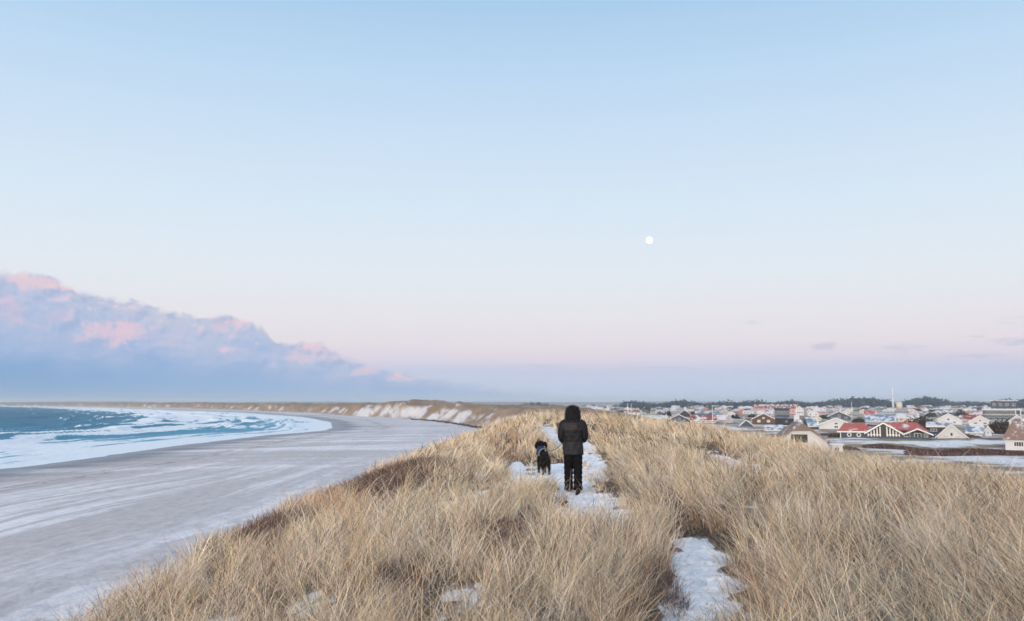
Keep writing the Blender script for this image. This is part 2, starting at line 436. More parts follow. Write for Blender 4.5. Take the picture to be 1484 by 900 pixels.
def beach_part(df): return df < 2.0
def polar(a0, a1, da, r0, r1, k):
    A = np.radians(np.arange(a0, a1 + da / 2, da)); n = int(math.log(r1 / r0) / math.log(1 + k)) + 1
    Rr = r0 * (1 + k) ** np.arange(n + 1); return A, Rr
def grid(A, Rr):
    R2, A2 = np.meshgrid(Rr, A, indexing='ij'); return R2 * np.sin(A2), R2 * np.cos(A2)
def quads_of(nr, na, wrap=False):
    i, j = np.meshgrid(np.arange(nr - 1), np.arange(na if wrap else na - 1), indexing='ij'); j2 = (j + 1) % na
    return np.stack([i * na + j, i * na + j2, (i + 1) * na + j2, (i + 1) * na + j], -1).reshape(-1, 4)

A_ = np.concatenate([np.arange(-42, 42.01, 0.13), np.arange(45, 318, 3.0)]); A_ = np.radians(A_)
R_ = 0.6 * 1.007 ** np.arange(0, int(math.log(42 / 0.6) / math.log(1.007)) + 1)
R_ = np.concatenate([R_, R_[-1] * 1.0135 ** np.arange(1, int(math.log(14000 / 42) / math.log(1.0135)) + 2)])
GX, GY = grid(A_, R_); nR, nA = GX.shape
gx, gy = GX.ravel(), GY.ravel()
gz = heights(gx, gy)
gds, garc = sdist(SHORE, gx, gy); gdf, _ = sdist(FOOT, gx, gy)
Q = quads_of(nR, nA, True)[:, ::-1]
gR = np.hypot(gx, gy)
# masks
snow_near = path_mask(gx, gy)
nearm = (gx > -26) & (gx < 34) & (gy < 100) & (gdf > -1)
dn = fbm(gx / 9, gy / 14, 61, 4); dn2 = fbm(gx / 2.5, gy / 3, 62, 3)
Tt = np.interp(gy, [0, 200, 300, 450, 560, 650, 720, 800, 1000, 6000], [6, 6.6, 9.2, 10.6, 11.6, 13.2, 13.6, 11.8, 11.2, 14])
qh = np.clip((gz - 1.3) / (Tt - 1.3), 0, 1.4)
seaward = 1 - ss(18, 45, gdf)
str_ = np.interp(gy, [60, 200, 330, 480, 560, 740, 860, 1100, 2000], [.45, .62, .60, .62, .80, .78, .42, .30, .35])
dune_snow = ss(.42, .72, str_ + fbm(gx / 13 + gy / 40, gy / 34 - gx / 50, 63, 5, .6) * 1.1 + .35 * fbm(gx / 4, gy / 7, 68, 4, .65) - ss(.50, .85, qh) * .55 - .25 * (1 - ss(.0, .2, qh))) * seaward * ss(70, 130, gy) * .66
dune_snow = np.maximum(dune_snow, ss(0.25, 0.4, fbm(gx / 60, gy / 60, 64, 4)) * ss(60, 120, gdf) * .5)
plain_snow = ss(0.02, 0.22, fbm(gx / 26, gy / 9, 65, 4) + 0.25 * fbm(gx / 5, gy / 5, 66, 3)) * 0.95
# snow patches seen in the photograph on the low ground to the right
for (a, b, c, d) in ((1440, 667, 60, 5), (1380, 662, 40, 3), (1330, 655, 28, 5), (1290, 650, 30, 3), (1035, 618, 22, 4.5), (1420, 640, 60, 2.5), (1350, 642, 60, 2.5)):
    x0, y0 = at(a, b, 2.2); x1, _ = at(a + c, b, 2.2); _, ya = at(a, b - d, 2.2); _, yb = at(a, b + d, 2.2)
    q = np.sqrt(((gx - x0) / (x1 - x0)) ** 2 + ((gy - (ya + yb) / 2) / ((ya - yb) / 2)) ** 2) + fbm(gx / 4, gy / 6, 67, 3) * .6
    plain_snow = np.maximum(plain_snow, 1 - ss(.8, 1.1, q))
def C3(*c): return np.array(c)
tan_ = C3(.33, .25, .17); grn = C3(.22, .22, .14); drk = C3(.085, .06, .06); sno = C3(.80, .83, .88); lit = C3(.10, .075, .055); snd = C3(.42, .37, .34)
ccol_ = np.zeros((len(gx), 3))
w1 = ss(-.25, .3, fbm(gx / 45, gy / 20, 71, 4))[:, None]
plainc = tan_ * w1 + (tan_ * .55 + grn * .45) * (1 - w1)
wd = ss(.12, .3, fbm(gx / 30, gy / 14, 72, 4))[:, None] * .75
plainc = plainc * (1 - wd) + drk * 1.4 * wd
plainc = plainc * (1 - plain_snow[:, None] * .9) + sno * plain_snow[:, None] * .9
dunec = tan_ * C3(.86, .82, .82) * (1 + .5 * dn[:, None]) * (1 + .35 * dn2[:, None]) ; wdd = ss(.15, .4, dn2 * .5 + fbm(gx / 12, gy / 12, 73, 4))[:, None] * .6
dunec = dunec * (1 - wdd) + drk * 1.8 * wdd
ws = (1 - ss(-3, 8, gdf + 3 * dn))[:, None]
dunec = dunec * (1 - ws) + snd * ws
dunec = dunec * (1 - dune_snow[:, None]) + sno * dune_snow[:, None]
nearc = lit * (1 + .5 * dn2[:, None])
nearc = nearc * (1 - snow_near[:, None]) + sno * snow_near[:, None]
fp = ss(40, 110, gdf)[:, None]
mixed = dunec * (1 - fp) + plainc * fp
nm_ = (ss(0, 2.5, gz - 2.6) * (1 - ss(70, 110, gy)) * (gx > -26) * (gx < 40))[:, None]
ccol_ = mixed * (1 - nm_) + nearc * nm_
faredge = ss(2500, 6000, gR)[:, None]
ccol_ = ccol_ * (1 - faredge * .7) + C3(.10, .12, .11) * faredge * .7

def ground_mat(name, fine=True):
    m = bpy.data.materials.new(name); m.use_nodes = True; t_ = m.node_tree; S.nt = t_; b = t_.nodes['Principled BSDF']
    b.inputs['Roughness'].default_value = 0.9; b.inputs['Specular IOR Level'].default_value = 0.15
    at_ = t_.nodes.new('ShaderNodeAttribute'); at_.attribute_name = 'col'
    tc_ = t_.nodes.new('ShaderNodeTexCoord')
    n = noise(tc_.outputs['Object'], 1.3, 8, 0.65); n2_ = noise(tc_.outputs['Object'], 28.0, 3, 0.6)
    c = mixc(0.75, at_.outputs['Color'], ramp(n, [(.3, (.62, .62, .62)), (.5, (1, 1, 1)), (.72, (1.3, 1.27, 1.22))]), 'MULTIPLY')
    c = mixc(0.55, c, ramp(n2_, [(.3, (.55, .52, .5)), (.6, (1.15, 1.15, 1.15))]), 'MULTIPLY')
    sn = t_.nodes.new('ShaderNodeAttribute'); sn.attribute_name = 'snow'
    # thin straw bits and footprints break the snow
    n3_ = noise(tc_.outputs['Object'], 5.0, 6, 0.7)
    vo = t_.nodes.new('ShaderNodeTexVoronoi'); vo.inputs['Scale'].default_value = 2.6; t_.links.new(tc_.outputs['Object'], vo.inputs['Vector']); dim = sstep(S(vo.outputs['Distance']), .05, .30)
    n4_ = noise(tc_.outputs['Object'], 22.0, 5, 0.75)
    sm = sstep(S(sn.outputs['Fac']) + (n3_ - 0.5) * 1.5 + (n4_ - .5) * 1.0, 0.36, 0.60)
    scol = ramp(noise(tc_.outputs['Object'], 9.0, 5, .65), [(.3, (.60, .64, .70)), (.5, (.80, .83, .88)), (.7, (.87, .89, .92))])
    c = mixc(sm, c, scol)
    t_.links.new(c, b.inputs['Base Color'])
    bp = t_.nodes.new('ShaderNodeBump'); bp.inputs['Distance'].default_value = 0.09; bp.inputs['Strength'].default_value = 0.9
    t_.links.new((n3_ + n2_ * .3 + dim * .7).s, bp.inputs['Height']); t_.links.new(bp.outputs[0], b.inputs['Normal'])
    return m
def beach_mat():
    m = bpy.data.materials.new('wind_blown_sand'); m.use_nodes = True; t_ = m.node_tree; S.nt = t_; b = t_.nodes['Principled BSDF']
    tc_ = t_.nodes.new('ShaderNodeTexCoord'); sp = t_.nodes.new('ShaderNodeSeparateXYZ'); t_.links.new(tc_.outputs['Object'], sp.inputs[0])
    X, Y = S(sp.outputs[0]), S(sp.outputs[1])
    sh = t_.nodes.new('ShaderNodeAttribute'); sh.attribute_name = 'shore'; D = S(sh.outputs['Fac'])
    warp = (noise(comb(X * .02, Y * .008, 0.0), 1.0, 3, .5) - 0.5) * 26.0
    XX = X + warp
    s1 = noise(comb(XX * 0.17, Y * 0.0075, 1.0), 1.0, 5, .55)
    s2 = noise(comb(XX * 0.75, Y * 0.028, 2.0), 1.0, 5, .6)
    U = X * 0.35 + Y * 0.94; V = X * 0.94 - Y * 0.35
    s3 = noise(comb(V * 0.012, (Y - X * .10) * 0.085, 6.0), 1.0, 5, .6)
    fade = sstep(Y, 90.0, 210.0)
    s = s1 * 0.62 + s2 * 0.38
    s = s + (s3 - s) * (fade * .75)
    streak = sstep(s, 0.455, 0.60)
    dune_side = sstep(D, 52.0, 84.0)
    c = mixc(S.m('MULTIPLY', streak, 0.9), (.50, .475, .475), (.77, .765, .785))
    c = mixc(dune_side * .55, c, (.62, .615, .64))
    wet = 1.0 - sstep(D + (s3 - .5) * 22.0, 3.0, 19.0)
    c = mixc(wet * .8, c, (.15, .155, .185))
    rough = noise(comb(X * .9, Y * .35, 8.0), 1.0, 6, .68)
    c = mixc(0.6, c, ramp(rough, [(.32, (.70, .69, .71)), (.5, (1, 1, 1)), (.68, (1.18, 1.19, 1.2))]), 'MULTIPLY')
    foot_r = sstep(D, 60.0, 74.0) * sstep(noise(comb(X * .5, Y * .22, 12.0), 1.0, 7, .7), .48, .60)
    c = mixc(foot_r * .75, c, (.34, .33, .37))
    wrack = (1.0 - sstep((D + (s3 - .5) * 16.0 - 24.0).abs(), .5, 1.6)) * sstep(rough, .46, .6)
    c = mixc(wrack * .7, c, (.12, .10, .10))
    wl = sstep(D, 12.0, 20.0) * (1.0 - sstep(D, 22.0, 34.0)) * sstep(s2, .45, .6)
    c = mixc(wl * .5, c, (.25, .21, .22))
    sp_ = noise(tc_.outputs['Object'], 2.2, 6, .7)
    c = mixc(0.5, c, ramp(sp_, [(.3, (.72, .72, .74)), (.5, (1, 1, 1)), (.75, (1.2, 1.2, 1.2))]), 'MULTIPLY')
    spk = sstep(noise(tc_.outputs['Object'], .9, 3, .6), .70, .76)
    c = mixc(spk * .7, c, (.7, .72, .76))
    drk_ = sstep(noise(comb(X * 2.5, Y * 1.2, 4.0), 1.0, 3, .6), .70, .78)
    c = mixc(drk_ * .5, c, (.12, .11, .12))
    t_.links.new(c, b.inputs['Base Color'])
    rr = sstep(D, 1.0, 12.0) * .45 + .45
    t_.links.new(rr.s, b.inputs['Roughness']); b.inputs['Specular IOR Level'].default_value = 0.3
    bp = t_.nodes.new('ShaderNodeBump'); bp.inputs['Distance'].default_value = 0.12; bp.inputs['Strength'].default_value = 0.6
    t_.links.new((sp_ + s2).s, bp.inputs['Height']); t_.links.new(bp.outputs[0], b.inputs['Normal'])
    return m
gm = ground_mat('dune_ground_matter'); bm_ = beach_mat()
qdf = gdf[Q].mean(1); qds = gds[Q].mean(1); qz = gz[Q].mean(1); qx = gx[Q].mean(1); qy = gy[Q].mean(1)
isb = (qdf < 0.0) & (qds > -8) & (qz < 3.2)
sea_side = qds <= -8
near_d = (qx > -30) & (qx < 40) & (qy < 120) & ~isb
belt_d = (~isb) & (~near_d) & (qdf < np.interp(qy, [0, 200, 600, 2000, 6000], [60, 75, 130, 230, 560]))
def sub(name, mask, mat, **kw):
    q = Q[mask & ~sea_side]; u, inv = np.unique(q, return_inverse=True)
    o = np_mesh(name, np.stack([gx[u], gy[u], gz[u]], 1), inv.reshape(-1, 4), mat, True,
                {'col': ccol_[u], 'shore': gds[u], 'snow': snow_near[u]})
    return tag(o, kind='structure', **kw)
sub('beach', isb, bm_)
sub('dune', near_d, gm)
sub('dune_belt', belt_d, gm)
sub('plain', ~(isb | near_d | belt_d), gm)

# trodden snow on the path, a thin sheet with boot and paw prints
route = [at(a, b, CAMZ + c) for a, b, c in ((985, 1250, -1.68), (1000, 1000, -1.7), (1010, 905, -1.72), (1016, 850, -1.78), (1018, 815, -1.82), (1000, 784, -1.86), (925, 758, -1.86), (868, 738, -1.86), (838, 716, -1.85), (842, 690, -1.82), (852, 672, -1.78), (850, 655, -1.7))]
prints = []; acc = 0.0; k_ = 0
for i in range(len(route) - 1):
    (xa, ya), (xb, yb) = route[i], route[i + 1]; L_ = math.hypot(xb - xa, yb - ya); a_ = math.atan2(xb - xa, yb - ya)
    while acc < L_:
        t_ = acc / L_; k_ += 1
        for rep_ in range(2):
            lat = (.13 if k_ % 2 else -.13) + random.gauss(0, .05) + (0 if rep_ == 0 else random.uniform(-.35, .35))
            prints.append((xa + (xb - xa) * t_ + math.cos(a_) * lat, ya + (yb - ya) * t_ - math.sin(a_) * lat + random.gauss(0, .08), a_ + random.gauss(0, .25) + (0 if rep_ == 0 or random.random() < .6 else 3.14), .058, .15, .045))
        for _ in range(3): 
            lat = random.uniform(-.5, .5); prints.append((xa + (xb - xa) * t_ + lat, ya + (yb - ya) * t_ + random.uniform(-.2, .2), a_ + random.gauss(0, .5), .032, .038, .03))
        acc += .36
    acc -= L_
px0, px1, py0, py1, st_ = -4.5, 7.5, 2.5, 31.0, .034
sxs = np.arange(px0, px1, st_); sys_ = py0 * (1 + .0042) ** np.arange(0, int(math.log(py1 / py0) / math.log(1.0042)))
SXX, SYY = np.meshgrid(sxs, sys_); fx_, fy_ = SXX.ravel(), SYY.ravel()
pm_ = path_mask(fx_, fy_); fz_ = heights(fx_, fy_)
dep = np.zeros(len(fx_))
for (a, b, an, w_, l_, d_) in prints:
    k = np.nonzero((np.abs(fx_ - a) < .3) & (np.abs(fy_ - b) < .3))[0]
    if len(k) == 0: continue
    u0, v0 = fx_[k] - a, fy_[k] - b; p_ = u0 * math.cos(an) - v0 * math.sin(an); q_ = u0 * math.sin(an) + v0 * math.cos(an)
    rr0 = np.sqrt((p_ / w_) ** 2 + (q_ / l_) ** 2); dep[k] = np.maximum(dep[k] * 1.0, d_ * (1 - ss(.75, 1.15, rr0)) ); 
    fz_[k] += .010 * np.exp(-((rr0 - 1.35) / .2) ** 2)
fz_ = fz_ + .075 * ss(.05, .75, pm_) - .035 - dep + .012 * fbm(fx_ / .12, fy_ / .16, 110, 4)
qq = quads_of(*SXX.shape); qq = qq[pm_[qq].max(1) > .1][:, ::-1]; u, inv = np.unique(qq, return_inverse=True)
def snow_mat():
    m = bpy.data.materials.new('trodden_snow'); m.use_nodes = True; t_ = m.node_tree; S.nt = t_; b = t_.nodes['Principled BSDF']
    tc_ = t_.nodes.new('ShaderNodeTexCoord')
    n = noise(tc_.outputs['Object'], 3.5, 7, .7); f = noise(tc_.outputs['Object'], 30.0, 4, .7)
    c = ramp(n, [(.3, (.62, .64, .68)), (.5, (.83, .86, .90)), (.7, (.92, .94, .96))])
    c = mixc(sstep(f, .56, .66) * sstep(n * -1.0, -.60, -.44) * .85, c, (.30, .24, .18))
    t_.links.new(c, b.inputs['Base Color']); b.inputs['Roughness'].default_value = .7; b.inputs['Specular IOR Level'].default_value = .3
    bp = t_.nodes.new('ShaderNodeBump'); bp.inputs['Distance'].default_value = .02; t_.links.new(f.s, bp.inputs['Height']); t_.links.new(bp.outputs[0], b.inputs['Normal'])
    return m
tag(np_mesh('snow', np.stack([fx_[u], fy_[u], fz_[u]], 1), inv.reshape(-1, 4), snow_mat(), True), kind='structure')

# ------------------------------------------------------------------ sea
A2 = np.radians(np.arange(-88, 6, 0.13)); R2 = 60 * 1.0055 ** np.arange(0, int(math.log(14000 / 60) / math.log(1.0055)) + 1)
SX, SY = grid(A2, R2); sx, sy = SX.ravel(), SY.ravel()
sd, sarc = sdist(SHORE, sx, sy); off = -sd
ph = off / 34.0 + fbm(sarc / 160, off / 60, 81, 3) * 1.3
w = (ph % 1.0); crest = np.exp(-((w - 0.5) / 0.16) ** 2)
amp = ss(4, 40, off) * (1.35 - 0.3 * ss(150, 400, off)) * (0.5 + 0.9 * ss(-.3, .4, fbm(sarc / 60, ph.round() * 3.1, 82, 3)))
sz = crest * amp + fbm(sx / 14, sy / 14, 83, 4) * 0.35 * ss(8, 80, off) + fbm(sx / 4, sy / 4, 84, 3) * 0.12 * ss(3, 30, off)
sz += 0.03 + 0.04 * fbm(sarc / 12, off / 6, 85, 3)
wob = 8 * fbm(sarc / 40, off * 0 + .5, 86, 4)
cov = np.interp(off + wob, [0, 9, 16, 40, 60, 75, 105, 125, 160, 300, 1500], [1.2, .92, .60, .50, .47, .76, .70, .34, .13, .06, .03])
bay = ss(430, 900, sy) * (1 - ss(120, 260, off)) * .22
streakn = fbm(sarc / 120, off / 6.5, 87, 5, .6) * 1.0 + fbm(sarc / 22, off / 2.6, 88, 3) * .28
foam = ss(0.30, 0.72, cov + bay + streakn * .62 + (crest - .3) * .30 * ss(20, 60, off) - .75 * np.exp(-((w - .36) / .07) ** 2) * ss(12, 40, off) * ss(-.15, .25, fbm(sarc / 45, ph.round() * 2.3, 120, 3)))
foam = np.maximum(foam, .9 * (1 - ss(2.5, 8.5, off + wob * .9 + 3 * fbm(sarc / 5, off / 3, 90, 3))))
foam = np.clip(foam, 0, 1)
q = quads_of(*SX.shape); mo = (off + wob * .9 + 2.2 * fbm(sarc / 9, off * 0 + 3.3, 89, 3))[q].mean(1) > -1.5
sz = np.where(off < 2, np.maximum(sz, .02 * -off + .05), sz)
q = q[mo][:, ::-1]; u, inv = np.unique(q, return_inverse=True)
def sea_mat():
    m = bpy.data.materials.new('sea_water'); m.use_nodes = True; t_ = m.node_tree; S.nt = t_; b = t_.nodes['Principled BSDF']
    fo = t_.nodes.new('ShaderNodeAttribute'); fo.attribute_name = 'foam'
    of = t_.nodes.new('ShaderNodeAttribute'); of.attribute_name = 'off'
    tc_ = t_.nodes.new('ShaderNodeTexCoord')
    mp = t_.nodes.new('ShaderNodeMapping'); mp.inputs['Scale'].default_value = (1.0, .25, 1.0); t_.links.new(tc_.outputs['Object'], mp.inputs[0])
    lace = noise(mp.outputs[0], 0.8, 8, .7, .6); lac2 = noise(mp.outputs[0], .18, 4, .6, .4)
    f = sstep(S(fo.outputs['Fac']) + (lace - .5) * 1.15 + (lac2 - .5) * .8, 0.30, 0.72)
    deep = ramp(S.m('MULTIPLY', S(of.outputs['Fac']), 1 / 500.0), [(0.0, (.17, .41, .56)), (.12, (.07, .26, .38)), (.4, (.03, .155, .25)), (1.0, (.022, .125, .215))])
    fc_ = mixc(noise(mp.outputs[0], 2.0, 5, .6), (.62, .70, .77), (.88, .92, .95))
    t_.links.new(mixc(f, deep, fc_), b.inputs['Base Color'])
    r = f * .3 + .5
    t_.links.new(r.s, b.inputs['Roughness']); b.inputs['Specular IOR Level'].default_value = .03
    bp = t_.nodes.new('ShaderNodeBump'); bp.inputs['Distance'].default_value = 0.5; bp.inputs['Strength'].default_value = 1.0
    wv = noise(mp.outputs[0], .5, 7, .62)
    t_.links.new(wv.s, bp.inputs['Height']); t_.links.new(bp.outputs[0], b.inputs['Normal'])
    return m
sea = np_mesh('sea', np.stack([sx[u], sy[u], sz[u]], 1), inv.reshape(-1, 4), sea_mat(), True, {'foam': foam[u], 'off': off[u]})
tag(sea, kind='structure')
# ------------------------------------------------------------------ dune grass
def blade_mat(name, transl=0.14):
    m = bpy.data.materials.new(name); m.use_nodes = True; t_ = m.node_tree; S.nt = t_; b = t_.nodes['Principled BSDF']
    a = t_.nodes.new('ShaderNodeAttribute'); a.attribute_name = 'col'
    t_.links.new(a.outputs['Color'], b.inputs['Base Color'])
    b.inputs['Roughness'].default_value = .55; b.inputs['Specular IOR Level'].default_value = .35
    tr = t_.nodes.new('ShaderNodeBsdfTranslucent'); t_.links.new(a.outputs['Color'], tr.inputs['Color'])
    mx = t_.nodes.new('ShaderNodeMixShader'); mx.inputs[0].default_value = transl
    t_.links.new(b.outputs[0], mx.inputs[1]); t_.links.new(tr.outputs[0], mx.inputs[2])
    t_.links.new(mx.outputs[0], t_.nodes['Material Output'].inputs['Surface'])
    return m

def grow(x, y, z, az, lean0, bend, L, W, col, nseg=4, curl=0.0, tipcol=1.0, rootcol=1.0):
    """curved tapered blades: lean0 angle from the vertical at the root, bend added towards the tip"""
    n = len(x); ns = nseg + 1
    t_ = np.linspace(0, 1, ns)
    P = np.zeros((n, ns, 3)); P[:, 0] = np.stack([x, y, z], 1)
    for i in range(1, ns):
        tm = (t_[i] + t_[i - 1]) / 2
        th = lean0 + bend * tm ** 1.3; a = az + curl * tm
        st = L / nseg
        P[:, i, 0] = P[:, i - 1, 0] + np.sin(th) * np.sin(a) * st
        P[:, i, 1] = P[:, i - 1, 1] + np.sin(th) * np.cos(a) * st
        P[:, i, 2] = P[:, i - 1, 2] + np.cos(th) * st
    wa = rng.uniform(0, np.pi, n)
    wdir = np.stack([np.cos(wa), np.sin(wa) * .6, np.zeros(n)], 1)
    wt = (np.array([.8, 1.0, .85, .55, .12]) if nseg == 4 else np.interp(t_, [0, .3, .7, 1], [.8, 1, .7, .12]))
    off_ = wdir[:, None, :] * (W[:, None, None] * .5) * wt[None, :, None]
    V = np.stack([P - off_, P + off_], 2).reshape(n, ns * 2, 3)
    shade = rootcol + (tipcol - rootcol) * t_  # tone from root to tip; unequal values paint shading into the colour
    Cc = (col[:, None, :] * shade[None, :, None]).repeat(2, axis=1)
    k = np.arange(nseg) * 2
    q1 = np.stack([k, k + 1, k + 3, k + 2], 1)
    Qd = (q1[None] + (np.arange(n) * ns * 2)[:, None, None]).reshape(-1, 4)
    return V.reshape(-1, 3), Qd, Cc.reshape(-1, 3)

def join(parts):
    V = []; Qs = []; Cs = []; o = 0
    for v, q_, c in parts:
        V.append(v); Qs.append(q_ + o); Cs.append(c); o += len(v)
    return np.concatenate(V), np.concatenate(Qs), np.concatenate(Cs)

def px_of(x, y, z):
    dy_ = y; dz_ = z - CAMZ
    f_ = dy_ * math.cos(PITCH) + dz_ * math.sin(PITCH); u_ = -dy_ * math.sin(PITCH) + dz_ * math.cos(PITCH)
    return 742 + F * x / f_, 450 - F * u_ / f_

PAL = np.array([(.72, .60, .44), (.62, .475, .305), (.50, .45, .385), (.45, .29, .19), (.22, .14, .095), (.30, .30, .18), (.80, .74, .65), (.075, .062, .05)])  # last tone, near black: old stems, and shade painted into litter gaps
def pick(n, w):
    w = np.asarray(w, float); w = w / w.sum(axis=-1, keepdims=True)
    if w.ndim == 1: idx = rng.choice(len(w), n, p=w)
    else: idx = (w.cumsum(1) < rng.random(n)[:, None]).sum(1).clip(0, w.shape[1] - 1)
    return PAL[idx] * rng.uniform(.8, 1.18, (n, 1)) * rng.uniform(.95, 1.05, (n, 3))

# hollows with shade painted into the litter colour, and scrub patches, wanted where the photograph has them (pixel centre, half size, colour shift, height factor)
PATCH = [(560, 700, 75, 22, 'dark'), (375, 768, 55, 26, 'dark'), (735, 785, 45, 22, 'dark'), (610, 838, 95, 26, 'gap'), (690, 862, 70, 26, 'gap'), (735, 790, 50, 24, 'gap'), (500, 842, 40, 14, 'gap'), (1180, 800, 30, 16, 'gap'), (1320, 870, 60, 20, 'gap'), (960, 845, 38, 45, 'brown'), (900, 880, 60, 30, 'brown'),
         (470, 730, 60, 20, 'orange'), (1130, 860, 60, 35, 'brown'), (1400, 830, 90, 40, 'grey'), (1350, 760, 90, 30, 'grey'), (1215, 800, 50, 25, 'gap'), (1440, 880, 60, 25, 'gap'), (1120, 720, 90, 22, 'greygreen'),
         (1020, 745, 60, 12, 'brown'), (720, 735, 60, 16, 'greygreen'), (560, 820, 60, 30, 'greygreen'), (1250, 850, 50, 35, 'greygreen'), (740, 640, 25, 20, 'orange'), (890, 690, 35, 18, 'darkish'), (1020, 612, 16, 8, 'orange')]
def patchw(px, py, kind):
    m = np.zeros(px.shape)
    for a, b, c, d, k in PATCH:
        if k == kind: m = np.maximum(m, 1 - ss(.55, 1.25, np.sqrt(((px - a) / c) ** 2 + ((py - b) / d) ** 2)))
    return m

def scatter(n, y0, y1, p):
    """points in the view wedge, density falling with distance"""
    u = rng.random(n * 3); y = (y0 ** (1 - p) + u * (y1 ** (1 - p) - y0 ** (1 - p))) ** (1 / (1 - p))
    x = rng.uniform(-10, 18, n * 3)
    L = np.interp(y, lb[:, 1], lb[:, 0]) - 1.1; Rr = np.interp(y, rb[:, 1], rb[:, 0]) + 2.8
    k = (x > L) & (x < Rr) & (np.abs(x) < .66 * y + 1.2) & ((y > 0.5))
    return x[k][:n], y[k][:n]

parts = []
# tussocks: 4.0 m and out
def tussocks(nt_, y0, y1, p, nb, hs, wmul):
    tx, ty = scatter(nt_, y0, y1, p); n0 = len(tx)
    tz = heights(tx, ty); pm = path_mask(tx, ty)
    px, py = px_of(tx, ty, tz + .25)
    dark = patchw(px, py, 'dark'); gap = patchw(px, py, 'gap'); brown = patchw(px, py, 'brown'); orange = patchw(px, py, 'orange'); grey = patchw(px, py, 'grey'); gg = patchw(px, py, 'greygreen'); dk2 = patchw(px, py, 'darkish')
    wild = rng.random(n0)
    pw = path_mask(tx, ty, .55)
    bare = fbm(tx / .75, ty / 1.0, 96, 3) + .25 * fbm(tx / 2.5, ty / 3.5, 97, 2)
    keep = ((pm < .5) | ((rng.random(n0) < .11) & (ty > 9.5))) & (wild > dark * .93) & (wild > gap * .8) & (bare > -.05 - .30 * ss(12, 28, ty)) & (rng.random(n0) > pw * .45)
    sel = np.nonzero(keep)[0]; tx, ty, tz = tx[sel], ty[sel], tz[sel]
    dark, gap, brown, orange, grey, gg = [a[sel] for a in (dark, gap, brown, orange, grey, gg)]; px = px[sel]; py = py[sel]
    n0 = len(tx)
    hue = fbm(tx / 1.6, ty / 2.4, 91, 3); hue2 = fbm(tx / 3.1, ty / 4.5, 92, 3)
    one = np.ones(n0)
    midd = ss(9, 22, ty)
    W = np.stack([one * 1.3 + midd * 1.2, .9 + hue * 1.6, .9 - hue * 1.0 + grey * 3 + gg * 1.2 - .4 * midd, .35 + hue2 * 1.1 + orange * 5 + brown * 4, .20 + brown * 3 - .1 * midd, .18 + gg * .9 + np.maximum(0, -hue2) * .8, .45 + grey * .6 + one * 0, one * .62], 1).clip(.02)
    # wind: grass left of the path leans right, grass right of the path leans left
    side = np.tanh((tx - 1.6) / 1.5)
    waz = -side * 1.25 + fbm(tx / 1.7, ty / 2.4, 93, 3) * 2.4 + rng.normal(0, .55, n0)
    wst = .26 + .22 * fbm(tx / 3, ty / 4, 94, 2) + midd * .08
    pl = pw[sel]
    H = hs * (1 + .30 * fbm(tx / 1.2, ty / 1.6, 95, 3)) * rng.uniform(.8, 1.2, n0) * (1 - .5 * pl) * (1 - .25 * gap) * (1 - .15 * ss(30, 60, ty))
    front = ((px > 690) & (px < 960) & (py > 735) & (py < 800)) * 1.0
    H = H * (1 + .12 * front)
    rep = np.maximum(2, (nb * rng.uniform(.6, 1.4, n0)).astype(int)); I = np.repeat(np.arange(n0), rep); n = len(I)
    rr = np.abs(rng.normal(0, .5, n)); ra = rng.uniform(0, 2 * np.pi, n); rad = .13 * rr
    x = tx[I] + np.sin(ra) * rad; y = ty[I] + np.cos(ra) * rad; z = tz[I] - .03
    lean0 = np.abs(rng.normal(.16, .22, n)) + rr * .30
    # combine outward lean with wind
    vx = np.sin(ra) * lean0 + np.sin(waz[I]) * wst[I]; vy = np.cos(ra) * lean0 + np.cos(waz[I]) * wst[I]
    az = np.arctan2(vx, vy) + rng.normal(0, .5, n); l0 = np.hypot(vx, vy) * .55
    bend = np.where(rng.random(n) < .3, rng.uniform(.05, .5, n), np.abs(rng.normal(1.25, .55, n))) + wst[I] * 1.3
    L = H[I] * np.clip(rng.normal(1, .22, n), .4, 1.6)
    d = np.hypot(x, y)
    Wd = np.maximum(rng.uniform(.0018, .0040, n), d * .00052 * wmul) * rng.uniform(.7, 1.25, n)
    tcol = pick(n0, W); col = np.where((rng.random(n) < .62)[:, None], tcol[I] * rng.uniform(.85, 1.15, (n, 1)), pick(n, W[I]))
    tl = 1 + .22 * fbm(tx / .9, ty / 1.1, 98, 2); col = col * tl[I][:, None]
    return grow(x, y, z, az, l0, bend, L, Wd, col, 4, rng.normal(0, .5, n))
parts.append(tussocks(3600, 3.0, 9.0, 1.05, 30, .54, 1.0))
parts.append(tussocks(5400, 9.0, 24.0, 1.05, 24, .52, 1.0))
parts.append(tussocks(4600, 24.0, 75.0, 1.2, 13, .50, 1.1))
V, Qd, Cc = join(parts)
bmat = blade_mat('dry_marram_blades')
tag(np_mesh('dune_grass', V, Qd, bmat, False, {'col': Cc}), 'tall straw coloured dune grass covering the ridge on both sides of the snowy path', 'grass', kind='stuff')

